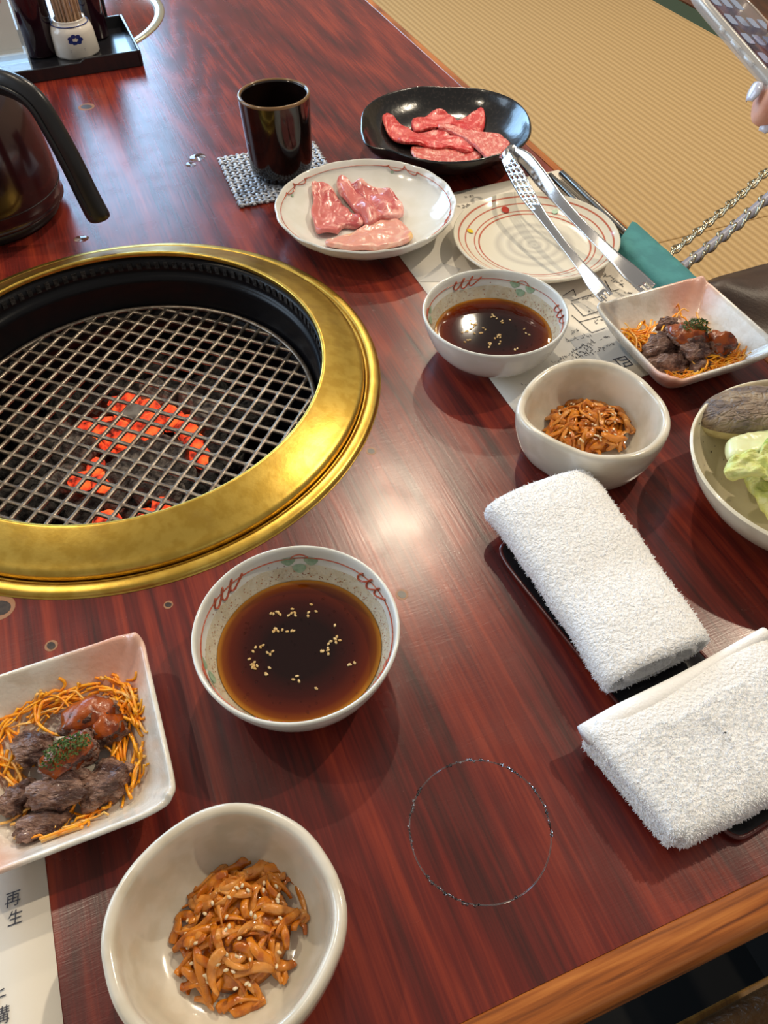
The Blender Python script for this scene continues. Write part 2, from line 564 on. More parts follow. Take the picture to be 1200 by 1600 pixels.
class MB:
    def __init__(s): s.v, s.f = [], []

    def add(s, vs, fs):
        o = len(s.v)
        s.v += [Vector(p) for p in vs]
        s.f += [tuple(i + o for i in f) for f in fs]

    def build(s, name, mat, parent=None, smooth=True, **k): return obj(name, s.v, s.f, mat, parent, smooth, **k)


def lathe(prof, n=72, radf=None, zf=None, k=0, c=(0, 0)):
    pr = [Vector((r, z, 0)) for r, z in prof]
    if k: pr = catmull(pr, k)
    loops = []
    for q in pr:
        L = []
        for i in range(n):
            th = 2 * math.pi * i / n
            s = radf(th, q.x, q.y) if radf else 1.0
            dz = zf(th, q.x, q.y) if zf else 0.0
            L.append(Vector((c[0] + q.x * s * math.cos(th), c[1] + q.x * s * math.sin(th), q.y + dz)))
        loops.append(L)
    ring = pr[0].x > 0.0315 and pr[-1].x > 0.0315
    if ring: loops.append([p.copy() for p in loops[0]])
    return loft(loops, not ring and pr[0].x < 0.0315, not ring and pr[-1].x < 0.0315)


def tube(path, rad, n=6, flat=1.0, up=Vector((0, 0, 1)), twist=0.0):
    path = [Vector(p) for p in path]
    m = len(path)
    loops = []
    for i, p in enumerate(path):
        t = (path[min(i + 1, m - 1)] - path[max(i - 1, 0)])
        if t.length < 1e-9: t = Vector((1, 0, 0))
        t.normalize()
        a = t.cross(up)
        if a.length < 1e-4: a = t.cross(Vector((1, 0, 0)))
        a.normalize()
        b = a.cross(t)
        if twist:
            w = twist * i / max(m - 1, 1)
            a, b = a * math.cos(w) + b * math.sin(w), b * math.cos(w) - a * math.sin(w)
        r = rad(i / (m - 1)) if callable(rad) else rad
        loops.append([p + a * (r * math.cos(2 * math.pi * k / n)) + b * (r * flat * math.sin(2 * math.pi * k / n)) for k in range(n)])
    return loft(loops)


def box(c, sx, sy, sz, ax=None, ay=None, az=None):
    ax, ay, az = ax or Vector((1, 0, 0)), ay or Vector((0, 1, 0)), az or Vector((0, 0, 1))
    c = Vector(c)
    vs = [c + ax * (sx * i / 2) + ay * (sy * j / 2) + az * (sz * k / 2) for i in (-1, 1) for j in (-1, 1) for k in (-1, 1)]
    return vs, [(0, 1, 3, 2), (4, 6, 7, 5), (0, 4, 5, 1), (2, 3, 7, 6), (0, 2, 6, 4), (1, 5, 7, 3)]


def bevel(o, w, seg=2):
    m = o.modifiers.new('bevel', 'BEVEL')
    m.width, m.segments, m.limit_method = w, seg, 'ANGLE'
    return o


def superloop(a, b, e, n, z, c=(0, 0)):
    L = []
    for i in range(n):
        t = 2 * math.pi * (i + 0.5) / n
        x, y = math.cos(t), math.sin(t)
        L.append(Vector((c[0] + a * math.copysign(abs(x) ** (2 / e), x), c[1] + b * math.copysign(abs(y) ** (2 / e), y), z)))
    return L


def outline_fn(pts):
    """periodic radius interpolation from (x, y) outline points"""
    pl = sorted((math.atan2(y, x) % (2 * math.pi), math.hypot(x, y)) for x, y in pts)
    n = len(pl)

    def f(th):
        th %= 2 * math.pi
        for i in range(n):
            a0, r0 = pl[i]
            a1, r1 = pl[(i + 1) % n]
            if i == n - 1: a1 += 2 * math.pi
            x = th if th >= a0 or i != n - 1 else th + 2 * math.pi
            if i == n - 1 and th < pl[0][0]: x = th + 2 * math.pi
            if a0 <= x <= a1:
                p_, q_ = pl[i - 1][1], pl[(i + 2) % n][1]
                t = (x - a0) / max(a1 - a0, 1e-9)
                return 0.5 * (2 * r0 + (r1 - p_) * t + (2 * p_ - 5 * r0 + 4 * r1 - q_) * t * t + (3 * r0 - p_ - 3 * r1 + q_) * t ** 3)
        return pl[0][1]
    tab = [f(2 * math.pi * i / 360) for i in range(360)]
    # light smoothing
    for _ in range(4):
        tab = [(tab[i - 1] + 2 * tab[i] + tab[(i + 1) % 360]) / 4 for i in range(360)]
    return lambda th: tab[int(round(math.degrees(th % (2 * math.pi)))) % 360]


def nz(p, s): return noise.noise(Vector(p) * s)


def lump(c, sx, sy, sz, seed, amp=0.25, fr=1.6, sub=3, rot=None, fold=0.0):
    """an irregular lump: noise-displaced ico sphere"""
    bm = bmesh.new()
    bmesh.ops.create_icosphere(bm, subdivisions=sub, radius=1.0)
    rot = rot or Matrix.Identity(3)
    off = Vector((seed * 3.17, seed * 1.31, seed * 7.7))
    for v in bm.verts:
        d = v.co.normalized()
        k = 1 + amp * noise.noise(d * fr + off) + amp * 0.5 * noise.noise(d * fr * 2.7 + off) + amp * 0.22 * noise.noise(d * fr * 6 + off)
        if fold: k += fold * abs(noise.noise(d * fr * 1.7 - off)) - fold * 0.3
        q = d * k
        v.co = Vector(c) + rot @ Vector((q.x * sx, q.y * sy, q.z * sz))
    vs = [v.co.copy() for v in bm.verts]
    fs = [tuple(x.index for x in f.verts) for f in bm.faces]
    bm.free()
    return vs, fs


def pad(outline, zf, h, n=48, rings=9, wob=0.0, seed=0, fold=None, edge=8):
    """a soft slice: outline (world xy), zf(x,y) = surface it lies on, h = thickness, fold(x,y) lifts it"""
    loop = catmull([Vector((p[0], p[1], 0)) for p in outline], max(2, n // len(outline)), True)
    n = len(loop)
    cx = sum(p.x for p in loop) / n
    cy = sum(p.y for p in loop) / n
    top, bot = [], []
    for k in range(rings + 1):
        s = 1 - (k / rings) ** (1.6 if edge < 10 else 2.3) if k < rings else 0.02
        prof = (1 - s ** edge) ** 0.5
        Lt, Lb = [], []
        for p in loop:
            x, y = cx + (p.x - cx) * s, cy + (p.y - cy) * s
            g = zf(x, y)
            if fold: g += fold(x, y)
            w = wob * nz((x + seed, y, seed * 2.0), 90) + wob * 0.7 * nz((x, y + seed, seed), 230)
            Lt.append(Vector((x, y, g + h * (0.35 + 0.65 * prof) + w * prof)))
            Lb.append(Vector((x, y, g + h * 0.35 * (1 - prof))))
        top.append(Lt)
        bot.append(Lb)
    return loft(bot[::-1] + top)


# ------------------------------------------------------------------ table
ROASTER = (-0.0212, 0.5576)
ROASTER2 = (-0.0212, 1.475)
TU0, TU1, TV0, TV1 = -0.54, 0.499, 0.037, 1.99
table = thing('table', 'low red-brown lacquered wooden dining table with amber edge trim', 'table', (0, 0, 0), TA)


def table_top():
    bm = bmesh.new()
    n = 96
    rect = []
    for (a, b) in (((TU0, TV0), (TU1, TV0)), ((TU1, TV0), (TU1, TV1)), ((TU1, TV1), (TU0, TV1)), ((TU0, TV1), (TU0, TV0))):
        for i in range(12):
            rect.append((a[0] + (b[0] - a[0]) * i / 12, a[1] + (b[1] - a[1]) * i / 12))

    def loop(pts, z):
        vs = [bm.verts.new((x, y, z)) for x, y in pts]
        return vs, [bm.edges.new((vs[i], vs[(i + 1) % len(vs)])) for i in range(len(vs))]
    circ = [[(c[0] + 0.209 * math.cos(2 * math.pi * i / n), c[1] + 0.209 * math.sin(2 * math.pi * i / n)) for i in range(n)] for c in (ROASTER, ROASTER2)]
    layers = []
    for z in (0.0, -0.034):
        ls = [loop(p, z) for p in [rect] + circ]
        bmesh.ops.triangle_fill(bm, edges=[e for l in ls for e in l[1]], use_beauty=True)
        layers.append(ls)
    for a, b in zip(*layers):
        m = len(a[0])
        for i in range(m):
            bm.faces.new((a[0][i], a[0][(i + 1) % m], b[0][(i + 1) % m], b[0][i]))
    bmesh.ops.recalc_face_normals(bm, faces=bm.faces)
    me = bpy.data.meshes.new('tabletop')
    bm.to_mesh(me)
    bm.free()
    me.materials.append(M['table'])
    o = bpy.data.objects.new('tabletop', me)
    COL.objects.link(o)
    o.parent = table
    return o


table_top()


def trim_strip(a, b, wide, name='edge_trim'):
    """rounded timber edging swept from a to b (table coordinates), profile leans outwards (right of a->b)"""
    a, b = Vector((a[0], a[1], 0)), Vector((b[0], b[1], 0))
    t = (b - a).normalized()
    out = Vector((t.y, -t.x, 0))
    prof = [(0.0, -0.034), (0.0, -0.0005), (0.0008, 0.0006), (wide * 0.62, 0.0004), (wide * 0.80, -0.0012), (wide * 0.95, -0.006),
            (wide, -0.014), (wide, -0.028), (wide * 0.9, -0.034)]
    loops = [[p + out * x + Vector((0, 0, z)) for x, z in prof] for p in (a, b)]
    # long axis along object y so that the grain follows the strip
    ang = math.atan2(t.y, t.x) - math.pi / 2
    inv = Matrix.Rotation(-ang, 3, 'Z')
    v, f = loft([[inv @ q for q in l] for l in loops])
    o = obj(name, v, f, 'trim', table)
    o.rotation_euler.z = ang
    auto_smooth(o, 50)
    return o


trim_strip((TU1, TV0 - 0.021), (TU1, TV1 + 0.021), 0.0148)
trim_strip((TU0, TV0), (TU1, TV0), 0.021)
trim_strip((TU0, TV1 + 0.021), (TU0, TV0 - 0.021), 0.0148)
trim_strip((TU1, TV1), (TU0, TV1), 0.021)
for (u, v) in ((-0.45, 0.12), (0.42, 0.12), (-0.45, 1.9), (0.42, 1.9)):
    vs, fs = box((u, v, (ZF - 0.034) / 2), 0.07, 0.07, -ZF - 0.034)
    bevel(obj('leg', vs, fs, 'trim', table, False), 0.004)


def knot(px, py, r, el=1.0):
    p = UV(P(px, py))
    o = obj('knot', *lathe([(r, 0.0), (r * 0.99, 0.00012)], 20), 'knot_ring', table, False, loc=(p.x, p.y, 0.0))
    o.scale = (el, 1.0, 1.0)
    obj('knot_core', *lathe([(r * 0.66, 0.0001), (r * 0.65, 0.0002)], 20, radf=lambda t, a, z: 1 + 0.12 * math.sin(2 * t + r * 900)), 'knot_core', o, False)


for k in ((263, 945, 0.0032), (80, 1009, 0.0042), (0, 950, 0.0100), (580, 705, 0.0042), (628, 929, 0.0044), (135, 167, 0.0105)):
    knot(*k)


def droplet(px, py, r, label):
    p = P(px, py)
    o = obj('water_drop', *lathe([(r, 0.0), (r * 0.92, r * 0.05), (r * 0.6, r * 0.09), (r * 0.1, r * 0.1)], 20, radf=lambda t, a, z: 1 + 0.12 * math.sin(2 * t + px)), 'water', loc=(p.x, p.y, 0.0001))
    tag(o, label, 'water drop', 'water drops on the table')


droplet(308, 246, 0.0095, 'larger of two water drops on the table beside the woven coaster')
droplet(298, 257, 0.006, 'smaller of two water drops on the table beside the woven coaster')
droplet(127, 373, 0.007, 'single water drop on the table beside the kettle handle')


def wet_ring():
    mb = MB()
    c = (P(640, 1290) + P(862, 1310)) / 2
    c.y = (P(750, 1190).y + P(760, 1412).y) / 2
    rr = 0.0385
    rnd = random.Random(3)
    for i in range(120):
        a = 2 * math.pi * i / 120
        if 0.2 < nz((math.cos(a) * 3, math.sin(a) * 3, 1.3), 1.0) or rnd.random() < 0.25: continue
        r = rr + rnd.uniform(-0.0007, 0.0007)
        q = rnd.uniform(0.0004, 0.0011)
        vs, fs = lathe([(q, 0.0), (q * 0.8, q * 0.3), (q * 0.3, q * 0.45)], 8, c=(c.x + r * math.cos(a), c.y + r * math.sin(a)))
        mb.add([v + Vector((0, 0, 0.0001)) for v in vs], fs)
    mb.add(*tube([c + Vector((math.cos(a) * rr, math.sin(a) * rr, 0.00015)) for a in [2 * math.pi * i / 90 for i in range(91)]], 0.00032, 6, 0.3))
    o = mb.build('wet_ring', 'water')
    tag(o, 'thin broken wet ring left by a cup on the bare table', 'water ring')


wet_ring()

# ------------------------------------------------------------------ roaster, grate, charcoal
RC = T(*ROASTER)
roaster = thing('charcoal_roaster', 'round charcoal roaster sunk in the table with wide brass collar', 'roaster', (RC.x, RC.y, 0))
obj('brass_flange', *lathe([(0.2045, -0.006), (0.2045, 0.0016), (0.2065, 0.0022), (0.2085, 0.0042), (0.2100, 0.0046), (0.2135, 0.0040), (0.2158, 0.0030), (0.2172, 0.0006), (0.2172, 0.0),
                           (0.2090, -0.002), (0.2070, -0.008)], 160, k=3), 'brass', roaster)
obj('brass_collar', *lathe([(0.2035, -0.004), (0.2040, 0.0035), (0.2034, 0.0065), (0.2012, 0.0088), (0.1960, 0.0110), (0.1850, 0.0160), (0.1740, 0.0204),
                           (0.1712, 0.0213), (0.1695, 0.0208), (0.1690, 0.0190), (0.1705, 0.0160), (0.1850, 0.0125), (0.1980, 0.0060), (0.2015, -0.004)], 160, k=3), 'brass', roaster)
obj('black_bowl', *lathe([(0.172, 0.014), (0.1695, 0.0165), (0.1690, 0.004), (0.1690, -0.0005), (0.1668, -0.003), (0.1650, -0.004), (0.1645, -0.010), (0.1642, -0.034),
                         (0.160, -0.041), (0.157, -0.043), (0.155, -0.06), (0.150, -0.12), (0.04, -0.126), (0.03, -0.130), (0.15, -0.128), (0.162, -0.06), (0.173, -0.03)], 120), 'enamel', roaster)
mb = MB()
for i in range(120):
    a = 2 * math.pi * i / 120
    ax, ay = Vector((math.cos(a), math.sin(a), 0)), Vector((-math.sin(a), math.cos(a), 0))
    mb.add(*box(ax * 0.1686 + Vector((0, 0, 0.0075)), 0.0012, 0.0045, 0.007, ax, ay))
o = mb.build('vent_slots', 'coal_black', roaster, False)
o['kind'] = 'stuff'

GZ = -0.0345
GA = R(-21.9)
grate = thing('grill_grate', 'round steel grill grate with square openings over glowing charcoal', 'grill grate', (RC.x, RC.y, GZ), GA)
GR, PIT = 0.1600, 0.01485
obj('rim_hoop', *lathe([(GR - 0.003, -0.0015), (GR + 0.001, -0.0016), (GR + 0.0016, 0.0004), (GR, 0.0018), (GR - 0.003, 0.0012)], 120), 'steel_grate', grate)
# phase of the openings, from the opening seen at (200, 620)
g0 = Matrix.Rotation(-GA, 3, 'Z') @ (P(200, 620, GZ) - Vector((RC.x, RC.y, GZ)))


def grate_bar(axis, t, half, lift):
    """flat bar with rounded top edges and crimps at every crossing"""
    prof = [(-0.95, -0.0011), (-1.0, 0.0002), (-0.72, 0.0010), (0, 0.00125), (0.72, 0.0010), (1.0, 0.0002), (0.95, -0.0011)]
    loops = []
    ph = ((g0.x if axis == 0 else g0.y) + PIT / 2) % PIT
    n = max(3, int(half * 2 / (PIT / 8)))
    for i in range(n + 1):
        s = -half + 2 * half * i / n
        near = max(0.0, math.cos(2 * math.pi * (s - ph) / PIT)) ** 5
        w = 0.00185 + 0.0015 * near
        dz = lift - 0.00012 * (1 - near)
        loops.append([Vector((s, t + x * w, z + dz)) if axis == 0 else Vector((t + x * w, s, z + dz)) for x, z in prof])
    return loft(loops)


for axis, ph, lift in ((0, g0.y, 0.0), (1, g0.x, 0.00006)):
    k = -12
    while k < 14:
        t = (ph + PIT / 2) % PIT + (k - 1) * PIT
        k += 1
        if abs(t) > GR - 0.006: continue
        half = math.sqrt((GR - 0.001) ** 2 - t * t)
        auto_smooth(obj('bar', *grate_bar(axis, t, half, lift), 'steel_grate', grate), 60)
cp = Matrix.Rotation(-GA, 3, 'Z') @ (P(209, 643, GZ) - Vector((RC.x, RC.y, GZ)))
ci = (round((cp.x - g0.x) / PIT) * PIT + g0.x, round((cp.y - g0.y) / PIT) * PIT + g0.y)
obj('centre_plate', *box((ci[0], ci[1], 0.0002), PIT * 0.95, PIT * 0.95, 0.0018), 'steel_grate', grate, False)

rnd = random.Random(11)


def coal(px, py, z, kind, s=1.0):
    c = P(px, py, z)
    d = Vector((c.x - RC.x, c.y - RC.y))
    if d.length > 0.130:
        d *= 0.130 / d.length
        c.x, c.y = RC.x + d.x, RC.y + d.y
    sz = rnd.uniform(0.014, 0.021) * s
    rot = Matrix.Rotation(rnd.uniform(0, 6.28), 3, 'Z') @ Matrix.Rotation(rnd.uniform(-0.4, 0.4), 3, 'X')
    v, f = lump((0, 0, 0), sz * rnd.uniform(1.0, 1.35), sz, sz * rnd.uniform(0.75, 0.95), rnd.uniform(0, 40), 0.38, 1.1, 2, rot)
    o = obj('charcoal', v, f, {'h': 'coal_hot', 'a': 'coal_ash', 'k': 'coal_black'}[kind], None, False, loc=c)
    tag(o, {'h': 'glowing orange-red charcoal lump under the grill grate', 'a': 'grey ash-covered charcoal lump under the grill grate',
            'k': 'unlit black charcoal lump under the grill grate'}[kind], 'charcoal',
        {'h': 'glowing charcoal lumps', 'a': 'ash-grey charcoal lumps', 'k': 'black charcoal lumps'}[kind])


for q in ((198, 622), (232, 634), (268, 640), (165, 655), (140, 668), (190, 668), (292, 655), (305, 678), (316, 700), (150, 715),
          (128, 738), (160, 742), (252, 780), (168, 806), (236, 800), (232, 655)):
    coal(q[0], q[1] + 14, -0.072 + rnd.uniform(-0.004, 0.004), 'h', 0.62 if q[1] > 690 or q[0] > 300 else 0.85)
for q in ((120, 690), (95, 705), (225, 690), (255, 690), (280, 700), (210, 715), (250, 720), (280, 730), (195, 735), (225, 745), (240, 700), (100, 740), (85, 665), (262, 755),
          (330, 640), (245, 605), (300, 612), (185, 770)):
    coal(q[0], q[1] + 14, -0.078 + rnd.uniform(-0.005, 0.005), 'a', 0.95)
for q in ((60, 700), (70, 740), (110, 775), (140, 790), (200, 785), (300, 760), (335, 670), (345, 700), (330, 740), (270, 600), (150, 625), (110, 640), (360, 660), (60, 780), (290, 790), (215, 600),
          (370, 620), (40, 660), (330, 600), (100, 610), (20, 720), (180, 590), (10, 780), (400, 640), (360, 560), (250, 560)):
    coal(q[0], q[1] + 14, -0.086 + rnd.uniform(-0.005, 0.005), 'k', 1.05)

# the covered roaster further down the table
RC2 = T(*ROASTER2)
cover = thing('roaster_cover', 'round wooden cover with pale metal rim over the other roaster', 'cover', (RC2.x, RC2.y, 0), TA)
obj('cover_panel', *lathe([(0.03, 0.0006), (0.1990, 0.0006), (0.2005, -0.0010), (0.2005, -0.012), (0.03, -0.012)], 120), 'lid_wood', cover)
obj('metal_rim', *lathe([(0.2010, -0.010), (0.2012, 0.0016), (0.2050, 0.0026), (0.2120, 0.0024), (0.2150, 0.0006), (0.2150, 0.0), (0.2085, -0.002), (0.2080, -0.010)], 140), 'lid_ring', cover)

# ------------------------------------------------------------------ placemats and writing
MZ = 0.0008


def text_mesh(body, size):
    cu = bpy.data.curves.new('glyph', 'FONT')
    cu.body, cu.size, cu.resolution_u = body, size, 3
    cu.align_x, cu.align_y = 'CENTER', 'CENTER'
    o = bpy.data.objects.new('glyph', cu)
    COL.objects.link(o)
    dg = bpy.context.evaluated_depsgraph_get()
    me = bpy.data.meshes.new_from_object(o.evaluated_get(dg))
    bpy.data.objects.remove(o)
    vs = [v.co.copy() for v in me.vertices]
    fs = [tuple(p.vertices) for p in me.polygons]
    bpy.data.meshes.remove(me)
    return vs, fs


def ribbon(mb, a, b, w, z):
    a, b = Vector((a[0], a[1], z)), Vector((b[0], b[1], z))
    t = b - a
    if t.length < 1e-7: return
    t.normalize()
    s = Vector((-t.y, t.x, 0)) * w / 2
    mb.add([a - s, b - s, b + s, a + s], [(0, 1, 2, 3)])


def script_row(mb, a, b, size, seed, z):
    """one row of small brush-like handwriting"""
    r = random.Random(seed)
    a, b = Vector(a), Vector(b)
    t = (b - a)
    n = max(1, int(t.length / (size * 1.05)))
    t.normalize()
    s = Vector((-t.y, t.x))
    for i in range(n):
        c = a + t * (size * 1.05 * (i + 0.5))
        if r.random() < 0.08: continue
        k = r.randint(2, 5)
        for _ in range(k):
            p = c + t * r.uniform(-0.42, 0.42) * size + s * r.uniform(-0.42, 0.42) * size
            if r.random() < 0.5:
                q = p + t * r.uniform(0.3, 0.75) * size * r.choice((-1, 1)) + s * r.uniform(-0.12, 0.12) * size
            else:
                q = p + s * r.uniform(0.3, 0.7) * size * r.choice((-1, 1)) + t * r.uniform(-0.15, 0.15) * size
            m = (p + q) / 2 + (t + s) * r.uniform(-0.1, 0.1) * size
            ribbon(mb, p, m, size * 0.13, z)
            ribbon(mb, m, q, size * 0.10, z)


def paper_mat(u0, u1, v0, v1, label):
    nu, nv = 14, 18
    vs, fs = [], []
    for z in (MZ - 0.0003, MZ):
        for i in range(nu + 1):
            for j in range(nv + 1):
                u, v = u0 + (u1 - u0) * i / nu, v0 + (v1 - v0) * j / nv
                vs.append(T(u, v, z + 0.00035 * max(0, nz((u, v, 0), 14))) if z == MZ else T(u, v, 0.0002))
    n = (nu + 1) * (nv + 1)
    for i in range(nu):
        for j in range(nv):
            a = i * (nv + 1) + j
            fs.append((a, a + 1, a + nv + 2, a + nv + 1))
            fs.append((n + a, n + a + nv + 1, n + a + nv + 2, n + a + 1))
    rim = [j for j in range(nv + 1)] + [i * (nv + 1) + nv for i in range(1, nu + 1)] + [nu * (nv + 1) + j for j in range(nv - 1, -1, -1)] + [i * (nv + 1) for i in range(nu - 1, 0, -1)]
    for a, b in zip(rim, rim[1:] + rim[:1]): fs.append((a, b, n + b, n + a))
    root = thing('paper_placemat', label, 'placemat')
    obj('paper_sheet', vs, fs, 'paper', root)
    return root


IZ = MZ + 0.0006
mat_back = paper_mat(0.2688, 0.5040, 0.400, 0.742, 'cream paper placemat with handwriting lying under the striped plate')
mb = MB()
rows = [((815, 603), (868, 583), 0.0050), ((868, 577), (920, 549), 0.0045), ((862, 566), (925, 540), 0.0045), ((905, 557), (960, 536), 0.0045), ((892, 548), (952, 524), 0.0045), ((886, 532), (930, 522), 0.0048),
        ((893, 520), (908, 513), 0.0042), ((943, 426), (968, 444), 0.0050), ((966, 436), (985, 462), 0.0060), ((718, 311), (745, 305), 0.0055), ((716, 325), (738, 318), 0.0055),
        ((905, 470), (930, 461), 0.0050), ((915, 488), (935, 478), 0.0050), ((930, 505), (945, 495), 0.0048), ((650, 425), (665, 415), 0.004)]
for i, (a, b, s) in enumerate(rows[:-1]):
    pa, pb = P(*a, IZ), P(*b, IZ)
    script_row(mb, (pa.x, pa.y), (pb.x, pb.y), s, 40 + i, IZ)
for pl in (((893, 470), (933, 457), (948, 470)), ((893, 473), (912, 494), (940, 484)), ((893, 492), (925, 520), (945, 513)), ((905, 503), (945, 492)),
           ((945, 437), (955, 455), (967, 452)), ((880, 462), (896, 452), (900, 462))):
    q = [P(*p, IZ) for p in pl]
    for a, b in zip(q, q[1:]): ribbon(mb, a, b, 0.0008, IZ)
tag(mb.build('handwriting', 'ink', mat_back, False), 'grey-black handwriting and line drawing')
mb = MB()
for g, px, py in (('四', 972, 566),):
    v, f = text_mesh(g, 0.016)
    c = P(px, py, IZ)
    mb.add([c + (-EY) * p.x + EX * p.y for p in v], f)
tag(mb.build('large_character', 'ink', mat_back, False), 'larger brush character')
for pl in (((890, 530), (948, 510), (985, 560), (915, 570)), ((655, 440), (690, 410), (720, 420), (700, 440))):
    q = [P(*p, IZ - 0.0002) for p in pl]
    obj('printed_panel', q, [(0, 1, 2, 3)], 'ink_grey', mat_back, False)

mat_front = paper_mat(-0.470, -0.1265, 0.046, 0.262, 'cream paper placemat with brush characters, lying under the front square dish')
for g, px, py, s in (('再', 20, 1406, 0.0084), ('生', 24, 1435, 0.0080), ('千', -3, 1562, 0.0080), ('構', 1, 1590, 0.0085)):
    v, f = text_mesh(g, s)
    c = P(px, py, IZ)
    a = R(19)
    ax = Vector((math.cos(a), math.sin(a), 0))
    ay = Vector((-math.sin(a), math.cos(a), 0))
    obj('brush_character', [c + ax * (p.x + p.y * 0.12) + ay * p.y for p in v], f, 'ink', mat_front, False)

# ------------------------------------------------------------------ dipping bowls
DIP_PROF = [(0.004, 0.0030), (0.0265, 0.0030), (0.0285, 0.0), (0.0320, 0.0), (0.0338, 0.0040), (0.0440, 0.0095), (0.0530, 0.0200), (0.0588, 0.0345), (0.0607, 0.0428), (0.0608, 0.0445),
            (0.0600, 0.0455), (0.0588, 0.0450), (0.0578, 0.0425), (0.0562, 0.0350), (0.0505, 0.0225), (0.0425, 0.0120), (0.0300, 0.0078), (0.004, 0.0070)]
DIP_IN = sorted([(z, r) for r, z in DIP_PROF[12:]])


def interp(tab, x):
    if x <= tab[0][0]: return tab[0][1]
    for (a, b), (c, d) in zip(tab, tab[1:]):
        if x <= c: return b + (d - b) * (x - a) / max(c - a, 1e-9)
    return tab[-1][1]


def on_wall(tab, th, z, eps=0.0003):
    r = interp(tab, z) - eps
    return Vector((r * math.cos(th), r * math.sin(th), z))


def wall_patch(tab, th, z, pts, eps=0.0003):
    """flat painted patch following the inner wall, pts = (d_angle, d_z) outline"""
    n = len(pts)
    c = on_wall(tab, th, z, eps)
    vs = [c] + [on_wall(tab, th + a, z + dz, eps) for a, dz in pts]
    return vs, [(0, i + 1, (i + 1) % n + 1) for i in range(n)]


